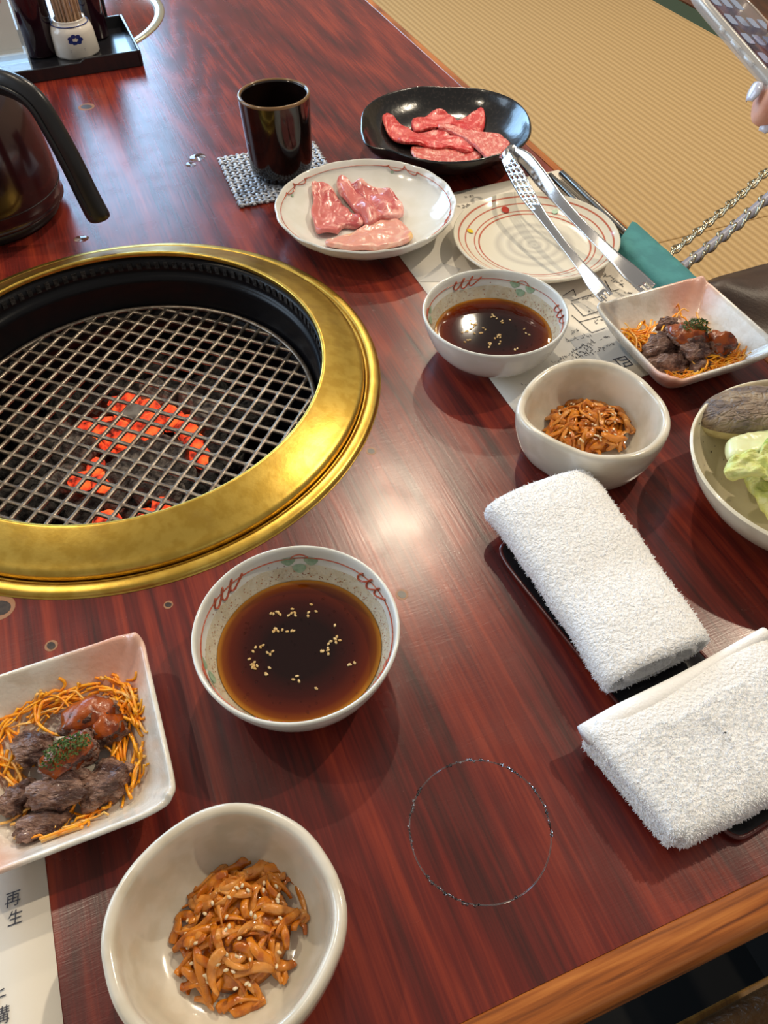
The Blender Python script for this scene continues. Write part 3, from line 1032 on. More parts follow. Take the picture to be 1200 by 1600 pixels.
def dip_bowl(cx, cy, rot, label, slabel):
    root = thing('dipping_bowl', label, 'bowl', (cx, cy, 0.0005), R(rot))
    obj('bowl_body', *lathe(DIP_PROF, 96, k=3), 'porcelain', root)
    line = MB()
    zl = 0.0378
    line.add(*tube([on_wall(DIP_IN, 2 * math.pi * i / 120, zl + 0.0004 * math.sin(3 * 2 * math.pi * i / 120)) for i in range(121)], 0.00042, 6, 0.5))
    line.build('painted_line', 'red_paint', root)
    for c in (145, 38, 265, 330):
        mb = MB()
        pth = []
        for i in range(70):
            s = i / 69
            th = R(c - 14 + 28 * s) + 0.035 * math.cos(2 * math.pi * 3.5 * s) - 0.05 * math.sin(2 * math.pi * 3.5 * s)
            pth.append(on_wall(DIP_IN, th, zl - 0.0008 + 0.0044 * math.sin(2 * math.pi * 3.5 * s) * (0.55 + 0.45 * math.sin(math.pi * s)), 0.0004))
        mb.add(*tube(pth, 0.00078, 6, 0.5))
        mb.build('painted_scroll', 'red_paint', root)
    for c in (92, 205):
        for a, dz in ((-0.13, 0.0), (0.13, 0.0005), (0.01, -0.0050)):
            fan = [(a + 0.10 * math.cos(t) * (0.8 + 0.3 * math.sin(t)), dz - 0.0012 + 0.0030 * math.sin(t)) for t in [2 * math.pi * i / 12 for i in range(12)]]
            v, f = wall_patch(DIP_IN, R(c), 0.0362, fan)
            v[0] = sum(v[1:], Vector()) / (len(v) - 1)
            obj('painted_leaf', v, f, 'green_paint', root)
        obj('painted_bow', *tube([on_wall(DIP_IN, R(c) + 0.10 * math.sin(t), zl + 0.0012 + 0.0012 * math.cos(2 * t), 0.0004) for t in [2 * math.pi * i / 30 for i in range(31)]], 0.0005, 6, 0.5), 'red_paint', root)
    # oily tide mark of sauce on the wall
    r = random.Random(int(cx * 1000))
    mb = MB()
    for i in range(420):
        th, z = r.uniform(0, 6.283), 0.0232 + abs(r.gauss(0, 0.0042))
        if z > 0.0345: continue
        q = r.uniform(0.00018, 0.0005)
        p = on_wall(DIP_IN, th, z, 0.0001)
        t1, t2 = Vector((-math.sin(th), math.cos(th), 0)), Vector((0.45 * math.cos(th), 0.45 * math.sin(th), 0.9))
        mb.add([p + t1 * q * math.cos(a) + t2 * q * math.sin(a) for a in (0, 1.05, 2.1, 3.14, 4.19, 5.24)] + [p - Vector((math.cos(th), math.sin(th), 0)) * q * 0.6],
               [(i_, (i_ + 1) % 6, 6) for i_ in range(6)])
    o = mb.build('spice_specks', 'miso', root)
    o['kind'] = 'stuff'
    tab = []
    for z in (0.0218, 0.0245, 0.0275, 0.0305, 0.0322):
        tab.append([on_wall(DIP_IN, 2 * math.pi * i / 96, z + (0.0022 * nz((math.cos(2 * math.pi * i / 96) * 2, math.sin(2 * math.pi * i / 96) * 2, cx), 1.5) if z > 0.026 else 0), 0.00012) for i in range(96)])
    v, f = loft(tab, False, False)
    obj('sauce_film', v, f, M['film'], root)
    # the sauce
    lv = 0.0222
    sroot = thing('dipping_sauce', slabel, 'sauce', (cx, cy, lv + 0.0005))
    rs = interp(DIP_IN, lv) - 0.0004
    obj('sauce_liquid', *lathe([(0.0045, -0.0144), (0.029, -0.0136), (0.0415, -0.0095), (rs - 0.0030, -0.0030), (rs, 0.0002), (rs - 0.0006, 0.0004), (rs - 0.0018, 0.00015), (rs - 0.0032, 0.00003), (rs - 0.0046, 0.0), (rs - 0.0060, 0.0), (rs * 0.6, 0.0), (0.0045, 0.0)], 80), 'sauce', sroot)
    mb = MB()
    for cl in range(17):
        a, d = r.uniform(0, 6.28), 0.034 * r.random() ** 0.7 * (1 if cl % 5 else 1.15)
        cxx, cyy = d * math.cos(a), d * math.sin(a)
        for _ in range(r.choice((1, 2, 3, 3, 4, 6))):
            x, y, t = cxx + r.gauss(0, 0.0017), cyy + r.gauss(0, 0.0017), r.uniform(0, 6.28)
            if math.hypot(x, y) > rs - 0.003: continue
            mb.add(*lump((x, y, 0.0004), 0.0014, 0.0009, 0.0006, r.random() * 9, 0.1, 1, 1, Matrix.Rotation(t, 3, 'Z')))
    o = mb.build('sesame_seeds', 'seed', sroot)
    o['kind'] = 'stuff'
    mb = MB()
    for _ in range(70):
        a, d, q = r.uniform(0, 6.28), rs * math.sqrt(r.random()) * 0.97, r.uniform(0.0003, 0.0009)
        mb.add(*tube([(d * math.cos(a) + q * math.cos(t), d * math.sin(a) + q * math.sin(t), 0.0001) for t in [2 * math.pi * i / 10 for i in range(11)]], 0.00008, 3))
    o = mb.build('oil_bubbles', 'sauce', sroot)
    o['kind'] = 'stuff'


M['film'] = pm('thin_sauce_film', s2l((214, 194, 150)), 0.2, c2=s2l((226, 214, 184)), ns=160, alpha=0.42, coat=0.2)
dip_bowl(-0.0526, 0.2426, 0, 'white porcelain sauce bowl with painted scrolls on bare table beside the brass collar', 'dark soy dipping sauce with sesame in the bowl on bare table')
dip_bowl(0.0957, 0.5469, -34, 'white porcelain sauce bowl with painted scrolls standing on the placemat edge', 'dark soy dipping sauce with sesame in the bowl on the placemat')

# ------------------------------------------------------------------ pickle bowls
KB = [(-0.0574, -0.0006), (-0.0513, 0.0183), (-0.0393, 0.0359), (-0.0231, 0.049), (-0.0052, 0.0551), (0.0104, 0.0543), (0.027, 0.0478), (0.04, 0.0357), (0.0492, 0.0186), (0.054, 0.003),
      (0.0538, -0.0111), (0.049, -0.0258), (0.041, -0.0372), (0.0297, -0.047), (0.0185, -0.0523), (0.0042, -0.0544), (-0.0115, -0.0528), (-0.0278, -0.0432), (-0.0432, -0.0295), (-0.0537, -0.0162)]
KF = [(-0.0551, -0.0086), (-0.0554, 0.0062), (-0.0504, 0.0207), (-0.0411, 0.0338), (-0.0297, 0.0443), (-0.0175, 0.0517), (-0.0044, 0.0552), (0.0092, 0.0544), (0.023, 0.0493), (0.0345, 0.0422),
      (0.0449, 0.0304), (0.0516, 0.0191), (0.0557, 0.0064), (0.0553, -0.0066), (0.0515, -0.0172), (0.046, -0.0274), (0.0387, -0.0372), (0.026, -0.047), (0.0, -0.053), (-0.024, -0.048),
      (-0.041, -0.0361), (-0.0513, -0.0192)]
K_PROF = [(0.004, 0.0022), (0.0370, 0.0022), (0.0385, 0.0), (0.0415, 0.0002), (0.0450, 0.0040), (0.0500, 0.0150), (0.0535, 0.0290), (0.0546, 0.0400), (0.0543, 0.0436), (0.0528, 0.0456), (0.0505, 0.0456),
          (0.0486, 0.0440), (0.0474, 0.0390), (0.0455, 0.0270), (0.0415, 0.0160), (0.0340, 0.0092), (0.0220, 0.0070), (0.004, 0.0066)]
K_IN = sorted([(r, z) for r, z in K_PROF[11:]])


def strip_path(rnd, floor, dome, cx, cy, length, a0, curl, n=9):
    pth = []
    x, y, a = cx, cy, a0
    x -= math.cos(a) * length / 2
    y -= math.sin(a) * length / 2
    lift = rnd.uniform(-0.0025, 0.0025)
    wv = rnd.uniform(0, 6.28)
    for i in range(n):
        z = max(floor(x, y) + 0.0014, dome(x, y) + lift + 0.0012 * math.sin(wv + i * 0.9))
        pth.append(Vector((x, y, z)))
        a += curl / n
        x += math.cos(a) * length / (n - 1)
        y += math.sin(a) * length / (n - 1)
    return pth


def pickle_bowl(cx, cy, outl, heap, label, hlabel, seed):
    fn = outline_fn(outl)
    root = obj('pickle_bowl', *lathe(K_PROF, 96, k=3, radf=lambda t, r, z: 1 + (fn(t) / 0.0545 - 1) * min(1, r / 0.04),
                                     zf=lambda t, r, z: 0.0012 * math.sin(2 * t + seed) * (z / 0.045)), 'stone_glaze', loc=(cx, cy, 0.0008))
    tag(root, label, 'bowl')
    hx, hy, ra, rb, hh, ang = heap
    hr = thing('shredded_pickles', hlabel, 'pickles', (cx, cy, 0.0008))
    r = random.Random(seed)
    floor = lambda x, y: interp(K_IN, math.hypot(x, y))

    def dome(x, y):
        dx, dy = x - hx, y - hy
        p = (dx * math.cos(ang) + dy * math.sin(ang)) / ra
        q = (-dx * math.sin(ang) + dy * math.cos(ang)) / rb
        d = p * p + q * q
        return 0.007 + hh * max(0.0, 1 - d) ** 0.7 + 0.0045 * nz((x, y, seed), 75) * (1 if d < 1 else 0.2)
    def clampell(p):
        dx, dy = p.x - hx, p.y - hy
        a_ = (dx * math.cos(ang) + dy * math.sin(ang)) / ra
        b_ = (-dx * math.sin(ang) + dy * math.cos(ang)) / rb
        d = max(math.hypot(a_, b_), math.hypot(p.x, p.y) / 0.0375)
        if d > 1.02:
            k = 1.02 / d + 0.12 * (1 - 1.02 / d)
            x, y = hx + dx * k, hy + dy * k
            return Vector((x, y, max(floor(min(0.038, abs(x)), 0) + 0.0015, min(p.z, dome(x, y) + 0.003))))
        return p
    # packed core of the heap so that no bowl shows between the shreds
    core = []
    for s in (0.8, 0.75, 0.6, 0.42, 0.22, 0.05):
        L = []
        for i in range(40):
            t = 2 * math.pi * i / 40
            x = hx + s * (ra * math.cos(t) * math.cos(ang) - rb * math.sin(t) * math.sin(ang))
            y = hy + s * (ra * math.cos(t) * math.sin(ang) + rb * math.sin(t) * math.cos(ang))
            z = floor(x, y) + 0.0006 if s == 0.8 else max(floor(x, y) + 0.001, dome(x, y) - 0.0035)
            L.append(Vector((x, y, z)))
        core.append(L)
    obj('heap_core', *loft(core), 'pickle', hr)
    for i in range(105):
        rho, ph = math.sqrt(r.random()) * 0.93, r.uniform(0, 6.283)
        x = hx + rho * (ra * math.cos(ph) * math.cos(ang) - rb * math.sin(ph) * math.sin(ang))
        y = hy + rho * (ra * math.cos(ph) * math.sin(ang) + rb * math.sin(ph) * math.cos(ang))
        ln = r.uniform(0.010, 0.026)
        w = r.uniform(0.0014, 0.0032)
        pth = strip_path(r, floor, dome, x, y, ln, r.uniform(0, 6.283), r.uniform(-2.6, 2.6))
        pth = [clampell(p) for p in pth]
        fl = r.uniform(0.28, 0.42)
        v, f = tube(pth, lambda t, w=w: w * (0.45 + 0.55 * math.sin(math.pi * (0.12 + 0.8 * t))), 7, fl, twist=r.uniform(-1.6, 1.6))
        obj('pickle_strip', v, f, 'pickle' if r.random() < 0.62 else 'pickle2', hr)
    mb = MB()
    for i in range(46):
        rho, ph = math.sqrt(r.random()) * 0.85, r.uniform(0, 6.283)
        x = hx + rho * ra * math.cos(ph)
        y = hy + rho * rb * math.sin(ph)
        mb.add(*lump((x, y, max(floor(x, y) + 0.001, dome(x, y) + 0.0022)), 0.0015, 0.0009, 0.0007, r.random() * 9, 0.08, 1, 1, Matrix.Rotation(r.uniform(0, 6), 3, 'Z') @ Matrix.Rotation(r.uniform(-0.6, 0.6), 3, 'Y')))
    o = mb.build('sesame_seeds', 'seed_pale', hr)
    o['kind'] = 'stuff'


def rel(px, py, z, cx, cy):
    p = P(px, py, z)
    return p.x - cx, p.y - cy


hx, hy = rel(922, 663, 0.016, 0.1559, 0.4261)
pickle_bowl(0.1559, 0.4261, KB, (hx, hy, 0.0345, 0.0300, 0.017, R(10)), 'cream stoneware bowl of pickles beside the rolled white towel', 'heap of brown shredded pickles with sesame in the bowl beside the rolled towel', 5)
hx, hy = rel(372, 1452, 0.016, -0.0761, 0.0868)
pickle_bowl(-0.0761, 0.0868, KF, (hx, hy, 0.0330, 0.0310, 0.016, R(60)), 'cream stoneware bowl of pickles beside the placemat with brush characters', 'heap of brown shredded pickles with sesame in the bowl beside the brush-character placemat', 9)

# ------------------------------------------------------------------ square dishes
SQ = 0.0565


def pink_glaze():
    m = M['sparkle_glaze']
    nt, b = nodes_of(m)
    src = b.inputs['Base Color'].links[0].from_socket
    tc = nt.nodes.new('ShaderNodeTexCoord')
    out = src
    for corner, rad in (((0.040, 0.050, 0.026), 0.044), ((-0.052, -0.052, 0.026), 0.040)):
        d = nt.nodes.new('ShaderNodeVectorMath')
        d.operation = 'DISTANCE'
        d.inputs[1].default_value = corner
        nt.links.new(tc.outputs['Object'], d.inputs[0])
        g = nt.nodes.new('ShaderNodeMapRange')
        g.interpolation_type = 'SMOOTHSTEP'
        g.inputs['From Min'].default_value = rad
        g.inputs['From Max'].default_value = 0.004
        g.inputs['To Max'].default_value = 0.75
        nt.links.new(d.outputs['Value'], g.inputs['Value'])
        mx = nt.nodes.new('ShaderNodeMix')
        mx.data_type = 'RGBA'
        mx.inputs[7].default_value = col4(s2l((226, 150, 122)))
        nt.links.new(out, mx.inputs[6])
        nt.links.new(g.outputs[0], mx.inputs[0])
        out = mx.outputs[2]
    nt.links.new(out, b.inputs['Base Color'])


pink_glaze()


def sq_floor(u, v):
    m = max(abs(u), abs(v))
    return 0.0066 if m < 0.029 else 0.0066 + ((m - 0.029) / 0.0245) ** 1.5 * 0.0225


def square_dish(c, label):
    prof = [(0.004, 0.0018, 3), (0.030, 0.0018, 5), (0.0315, 0.0, 5), (0.0350, 0.0, 6), (0.0385, 0.0035, 7), (0.0465, 0.0135, 9), (0.0545, 0.0265, 11), (0.0563, 0.0305, 12), (0.0562, 0.0322, 12), (0.0548, 0.0330, 12), (0.0534, 0.0320, 12),
            (0.0515, 0.0285, 11), (0.0440, 0.0175, 9), (0.0375, 0.0100, 7), (0.0300, 0.0068, 5), (0.018, 0.0058, 3), (0.004, 0.0055, 2.2)]
    loops = []
    for a, z, e in prof:
        L = superloop(a, a, e, 128, z)
        for i, p in enumerate(L):
            t = 2 * math.pi * (i + 0.5) / 128
            w = (z / 0.033)
            p.z += w * (0.0030 * abs(math.sin(2 * t)) ** 3 - 0.0012) + w * 0.0007 * math.sin(9 * t + 1)
            p.x *= 1 + w * 0.012 * math.sin(3 * t)
            p.y *= 1 + w * 0.012 * math.cos(4 * t + 1)
        loops.append(L)
    o = obj('square_dish', *loft(loops), 'sparkle_glaze', loc=(c[0], c[1], 0.0012), rotz=TA)
    return tag(o, label, 'dish')


def dish_food(c, chunks, carrots, sauce, herb, where, seed):
    r = random.Random(seed)
    C3 = Vector((c[0], c[1], 0.0012))

    def loc(px, py, z):
        p = P(px, py, z) - C3
        return p.dot(EX), p.dot(EY)
    cr = thing('shredded_carrot', 'nest of orange shredded carrot in the ' + where, 'shredded carrot', C3, TA)
    for (px, py, n, ang, spread, ln, rise) in carrots:
        u0, v0 = loc(px, py, 0.014)
        for _ in range(int(n * 1.5)):
            u, v = u0 + r.gauss(0, spread), v0 + r.gauss(0, spread)
            L_ = ln * r.uniform(0.7, 1.25)
            base = 0.002 + r.uniform(0.0, rise)
            lim = r.uniform(0.034, 0.044)
            cl = lambda x: max(-0.045, min(0.045, x))
            pth = strip_path(r, lambda x, y: sq_floor(cl(x), cl(y)), lambda x, y: 0.0075 + base, u, v, L_, R(ang) + r.gauss(0, 0.5), r.uniform(-2.4, 2.4), 13)
            for p in pth:
                m4 = (p.x ** 4 + p.y ** 4) ** 0.25
                if m4 > lim:
                    k = (lim + 0.25 * (m4 - lim)) / m4
                    p.x, p.y = p.x * k, p.y * k
                    p.z = max(p.z if m4 < lim + 0.006 else 0.0, sq_floor(p.x, p.y) + 0.0012)
            obj('carrot_shred', *tube(pth, r.uniform(0.0006, 0.0011), 6, 0.75), 'carrot' if r.random() < 0.8 else 'carrot2', cr)
    for i, (px, py, z, sx, sy, sz, a, cover, desc) in enumerate(chunks):
        p = P(px, py, z)
        rot = Matrix.Rotation(R(a), 3, 'Z') @ Matrix.Rotation(r.uniform(-0.3, 0.3), 3, 'X')
        root = thing('stewed_beef_piece', '%s in the %s' % (desc, where), 'beef', p, group='stewed beef pieces in the ' + where)
        obj('meat', *lump((0, 0, 0), sx, sy, sz, seed + i * 1.7, 0.34, 1.5, 4, rot, 0.25), 'stewed', root)
        if cover:
            v, f = lump((0, 0, sz * 0.22), sx * 0.94, sy * 0.92, sz * 0.90, seed + i * 1.7, 0.34, 1.5, 3, rot, 0.2)
            obj('sauce_coat', v, f, 'miso', root)
    # herb flakes on top
    for (px, py, z, rx, ry, n) in herb:
        p = P(px, py, z)
        mb = MB()
        for _ in range(n):
            a, d = r.uniform(0, 6.28), math.sqrt(r.random())
            x, y = rx * d * math.cos(a), ry * d * math.sin(a)
            q = p + EX * x + EY * y
            q = q + Vector((0, 0, 0.0030 * (1 - d) + r.uniform(-0.0006, 0.0016)))
            s = r.uniform(0.0005, 0.0013)
            w = [Vector((r.gauss(0, 1), r.gauss(0, 1), r.gauss(0, 0.7))).normalized() * s for _ in range(4)]
            mb.add([q + k for k in w], [(0, 1, 2), (0, 2, 3), (0, 3, 1), (1, 3, 2)])
        o = mb.build('herb_flakes', 'herb', None, False)
        tag(o, 'dried green herb flakes on the beef in the ' + where, 'herbs', kind='stuff')


SB = (0.2560, 0.5380)
SF = (-0.1806, 0.1788)
square_dish(SB, 'pearly white square dish of stewed beef beside the teal chopstick sleeve')
square_dish(SF, 'pearly white square dish of stewed beef beside the brass collar, on the front placemat')
# px, py, z, half sizes, angle, sauced
dish_food(SF, [(52, 1170, 0.018, 0.0105, 0.0120, 0.0095, 60, 0, 'blocky stewed beef piece set apart beside the herb-topped piece'), (140, 1122, 0.020, 0.0165, 0.0120, 0.0100, 30, 1, 'wide stewed beef piece with glossy orange sauce among carrot'), (110, 1180, 0.025, 0.0150, 0.0110, 0.0090, 40, 1, 'stewed beef piece topped with green herbs'), (92, 1236, 0.020, 0.0180, 0.0100, 0.0100, 20, 0, 'long bare stewed beef piece directly below the herb-topped piece'),
               (166, 1222, 0.017, 0.0150, 0.0110, 0.0090, 55, 0, 'broad bare stewed beef piece leaning against the carrot nest'), (70, 1288, 0.013, 0.0150, 0.0085, 0.0080, 25, 0, 'lowest small bare stewed beef piece by the dish rim'), (28, 1248, 0.014, 0.0100, 0.0085, 0.0080, 50, 0, 'small bare stewed beef piece beside the long bare one'), (166, 1140, 0.017, 0.0100, 0.0120, 0.0090, 80, 1, 'narrow sauced stewed beef piece behind the widest sauced one')],
          [(198, 1130, 16, -68, 0.0035, 0.040, 0.007), (185, 1085, 9, -60, 0.004, 0.036, 0.008), (120, 1085, 9, 5, 0.004, 0.034, 0.009), (60, 1105, 6, 60, 0.004, 0.028, 0.008), (20, 1140, 9, -50, 0.004, 0.036, 0.006),
           (15, 1200, 8, -60, 0.005, 0.030, 0.005), (150, 1265, 9, 45, 0.004, 0.032, 0.003), (205, 1200, 7, 70, 0.003, 0.034, 0.004), (60, 1260, 6, 20, 0.006, 0.030, 0.002), (100, 1320, 3, 50, 0.002, 0.024, 0.002), (215, 1070, 3, -70, 0.002, 0.036, 0.004)],
          None, [(106, 1168, 0.0345, 0.0125, 0.0065, 420), (88, 1190, 0.031, 0.008, 0.005, 120)], 'front square dish', 3)
dish_food(SB, [(1072, 526, 0.026, 0.0180, 0.0140, 0.0110, -20, 1, 'large sauced stewed beef piece topped with green herbs'), (1032, 545, 0.019, 0.0150, 0.0120, 0.0105, 20, 0, 'round bare stewed beef piece beside the placemat-side carrot'), (1044, 570, 0.015, 0.0165, 0.0100, 0.0090, 0, 0, 'flat bare stewed beef piece lying at the dish wall'), (1122, 540, 0.020, 0.0130, 0.0110, 0.0110, -30, 1, 'sauced stewed beef piece against the outer dish wall'),
               (1094, 573, 0.014, 0.0110, 0.0090, 0.0080, 60, 0, 'small triangular bare stewed beef piece on carrot shreds'), (1043, 508, 0.018, 0.0090, 0.0070, 0.0070, 10, 0, 'smallest bare stewed beef piece behind the round one'), (1085, 547, 0.023, 0.0120, 0.0100, 0.0085, -10, 0, 'bare stewed beef piece tucked below the herb-topped one')],
          [(1000, 533, 16, -50, 0.004, 0.034, 0.007), (1020, 515, 4, 20, 0.004, 0.034, 0.008), (1135, 568, 24, 12, 0.005, 0.044, 0.009), (1110, 577, 14, 10, 0.005, 0.038, 0.007), (1155, 562, 10, 14, 0.004, 0.036, 0.008),
           (1060, 582, 8, -60, 0.004, 0.026, 0.004), (1075, 560, 6, 10, 0.006, 0.030, 0.006), (1062, 490, 2, 70, 0.002, 0.022, 0.008), (1090, 500, 3, 60, 0.003, 0.024, 0.006)],
          None, [(1086, 508, 0.0370, 0.0120, 0.0070, 420), (1100, 517, 0.034, 0.007, 0.005, 120)], 'back square dish', 8)

# ------------------------------------------------------------------ black dish with beef
BD = [(-0.0972, 0.0005), (-0.094, 0.0331), (-0.0802, 0.0597), (-0.0575, 0.0807), (-0.0248, 0.0974), (0.0053, 0.0962), (0.0431, 0.0904), (0.0678, 0.0736), (0.0871, 0.0471), (0.0961, 0.0174), (0.0973, -0.0108),
      (0.0899, -0.0448), (0.073, -0.0698), (0.051, -0.0829), (0.0334, -0.0931), (0.0098, -0.1009), (-0.0165, -0.1), (-0.0378, -0.0907), (-0.0542, -0.0778), (-0.069, -0.0631), (-0.0827, -0.057), (-0.0912, -0.0496), (-0.0955, -0.0309)]
BC = (0.0780, 0.9218)
bdf = outline_fn(BD)
B_PROF = [(0.004, 0.003), (0.048, 0.003), (0.050, 0.0), (0.056, 0.0), (0.060, 0.004), (0.078, 0.012), (0.091, 0.023), (0.0982, 0.0335), (0.0990, 0.0350), (0.0982, 0.0362), (0.0965, 0.0355),
          (0.0890, 0.0250), (0.0760, 0.0150), (0.0600, 0.0095), (0.0400, 0.0075), (0.004, 0.0070)]
B_IN = sorted([(r, z) for r, z in B_PROF[10:]])
o = obj('black_dish', *lathe(B_PROF, 120, k=3, radf=lambda t, r, z: 1 + (bdf(t) / 0.0991 - 1) * min(1, (r / 0.09) ** 1.5),
                             zf=lambda t, r, z: (z / 0.035) * (0.0012 * math.sin(3 * t + 0.5) - 0.0016 * math.exp(-((t - 3.75) / 0.25) ** 2))), 'black_glaze', loc=(BC[0], BC[1], 0.0))
tag(o, 'irregular black glazed dish holding slices of raw marbled beef', 'dish')
bfloor = lambda x, y: interp(B_IN, math.hypot(x - BC[0], y - BC[1]) * 0.0991 / max(0.08, bdf(math.atan2(y - BC[1], x - BC[0])))) + 0.0004

bcap = lambda x, y: min(bfloor(x, y), 0.0165)


def slice_(name, pts, org, sc, z, zf, h, mat, label, cat, group=None, wob=0.001, seed=0, fold=None, n=64):
    out = [P(org[0] + x / sc, org[1] + y / sc, z) for x, y in pts]
    c = sum(out, Vector()) / len(out)
    v, f = pad([(p.x, p.y) for p in out], zf, h * 0.78, n, 14, wob, seed, fold, 26)
    c = Vector((c.x, c.y, min(p.z for p in v)))
    o = obj(name, [p - c for p in v], f, mat, loc=c)
    return tag(o, label, cat, group)


bz = 4.138
bo = (560, 120)
slice_('beef_slice', [(350, 425), (450, 425), (560, 440), (700, 460), (780, 470), (797, 505), (740, 535), (640, 555), (500, 555), (400, 535), (345, 480)], bo, bz, 0.015, bfloor, 0.0045, 'beef_light',
       'raw marbled beef slice lying flat at the rim of the black dish', 'beef', wob=0.0012, seed=1, fold=lambda x, y: 0.003 * abs(nz((x, y, 1), 40)))
slice_('beef_slice', [(350, 215), (420, 200), (500, 175), (560, 180), (620, 205), (670, 225), (740, 195), (800, 175), (825, 215), (815, 270), (780, 300), (700, 285), (640, 260), (560, 245), (520, 250), (490, 268), (360, 278)], bo, bz, 0.027,
       bcap, 0.0060, 'beef', 'wavy folded raw beef slice standing at the back of the black dish', 'beef', wob=0.0015, seed=2, fold=lambda x, y: 0.006 * abs(nz((x, y, 2), 40)) + 0.002)
slice_('beef_slice', [(140, 218), (180, 225), (230, 260), (300, 300), (400, 320), (480, 315), (540, 295), (620, 325), (670, 350), (650, 370), (540, 378), (400, 375), (290, 375), (220, 355), (175, 310)], bo, bz, 0.023,
       bcap, 0.0052, 'beef', 'long pointed raw beef slice with one tip raised on the black dish', 'beef', wob=0.0016, seed=3, fold=lambda x, y: 0.006 * abs(nz((x, y, 3), 30)) + 0.001)
slice_('beef_slice', [(265, 378), (380, 372), (500, 382), (600, 372), (690, 366), (735, 400), (750, 455), (700, 462), (600, 432), (500, 437), (400, 420), (270, 405)], bo, bz, 0.018,
       lambda x, y: bfloor(x, y) + 0.003, 0.005, 'beef', 'narrow raw beef slice laid between the pointed and the flat slice', 'beef', wob=0.0016, seed=4, fold=lambda x, y: 0.005 * abs(nz((x, y, 4), 34)))
slice_('beef_slice', [(525, 250), (600, 262), (700, 295), (800, 305), (920, 325), (950, 350), (985, 395), (930, 450), (860, 488), (800, 440), (740, 385), (660, 335), (560, 290), (520, 275)], bo, bz, 0.027,
       lambda x, y: min(0.020, max(bfloor(x, y), 0.013)) + 0.002, 0.0055, 'beef_light', 'pale marbled beef slice lying across the others towards the tongs', 'beef', wob=0.0009, seed=5, fold=lambda x, y: 0.002 * abs(nz((x, y, 5), 24)))

# ------------------------------------------------------------------ scalloped white plate with pork and chicken
WC = (-0.0135, 0.7526)
W_PROF = [(0.004, 0.003), (0.044, 0.003), (0.046, 0.0), (0.051, 0.0), (0.054, 0.004), (0.072, 0.010), (0.085, 0.019), (0.0915, 0.0285), (0.0920, 0.0298), (0.0912, 0.0308), (0.0898, 0.0300),
          (0.0830, 0.0215), (0.0700, 0.0130), (0.0540, 0.0085), (0.0350, 0.0070), (0.004, 0.0065)]
W_IN = sorted([(r, z) for r, z in W_PROF[10:]])
scal = lambda t, r, z: 1 + 0.012 * (abs(math.cos(8 * t)) - 0.5) * min(1, max(0, (r - 0.06) / 0.03))
plate = thing('scalloped_plate', 'white scalloped porcelain plate with red painted bows holding raw pork', 'plate', (WC[0], WC[1], 0.0005))
obj('plate_body', *lathe(W_PROF, 192, k=3, radf=scal), 'porcelain', plate)
W_WALL = sorted([(z, r) for r, z in W_PROF[10:]])
zl = 0.0262
obj('painted_line', *tube([on_wall(W_WALL, 2 * math.pi * i / 160, zl, 0.0004) for i in range(161)], 0.00042, 6, 0.5), 'red_paint', plate)
for c in (62, 150, 245, 335):
    pth = []
    for i in range(90):
        s = i / 89
        pth.append(on_wall(W_WALL, R(c - 17 + 34 * s) + 0.035 * math.sin(2 * math.pi * 3 * s), zl + 0.0028 * math.sin(2 * math.pi * 2.5 * s + 0.4) * math.sin(math.pi * s), 0.0005))
    obj('painted_bow', *tube(pth, 0.0006, 6, 0.5), 'red_paint', plate)
    fan = [(0.022 * math.cos(t), -0.0040 + 0.0010 * math.sin(t)) for t in [2 * math.pi * i / 10 for i in range(10)]]
    v, f = wall_patch(W_WALL, R(c + 8), zl, fan, 0.0004)
    v[0] = sum(v[1:], Vector()) / 10
    obj('painted_dot', v, f, 'green_paint', plate)
wfloor = lambda x, y: interp(W_IN, math.hypot(x - WC[0], y - WC[1])) + 0.0009
wo = (410, 230)
slice_('pork_slice', [(290, 260), (330, 240), (380, 245), (430, 275), (470, 320), (520, 370), (575, 400), (590, 440), (540, 445), (480, 440), (440, 475), (380, 495), (320, 490), (300, 440), (285, 390), (300, 330)], wo, 3.75, 0.016,
       wfloor, 0.008, 'pork', 'folded pink pork slice on the scalloped plate with a dark red fold', 'pork', wob=0.0022, seed=6, fold=lambda x, y: 0.012 * abs(nz((x, y * 0.6, 6), 48)))
slice_('pork_slice', [(435, 230), (450, 200), (490, 200), (520, 225), (570, 222), (620, 240), (680, 245), (750, 265), (810, 310), (830, 360), (800, 400), (740, 405), (690, 400), (660, 430), (620, 445), (590, 420), (570, 380), (520, 340), (470, 300)], wo, 3.75, 0.018,
       lambda x, y: wfloor(x, y) + 0.002, 0.009, 'pork', 'larger folded pork slice with pale fat edge on the scalloped plate', 'pork', wob=0.0022, seed=7, fold=lambda x, y: 0.013 * abs(nz((x, y * 0.6, 7), 44)))
slice_('chicken_slice', [(370, 570), (420, 545), (500, 525), (560, 490), (640, 455), (720, 430), (800, 435), (850, 475), (880, 530), (870, 560), (780, 590), (680, 610), (540, 615), (440, 605), (380, 595)], wo, 3.75, 0.012,
       wfloor, 0.0085, 'chicken', 'pale pink raw chicken piece with yellow fat on the scalloped plate', 'chicken', wob=0.0018, seed=8, fold=lambda x, y: 0.004 * abs(nz((x, y, 8), 30)))

# ------------------------------------------------------------------ striped plate
SPC = (0.1550, 0.7074)


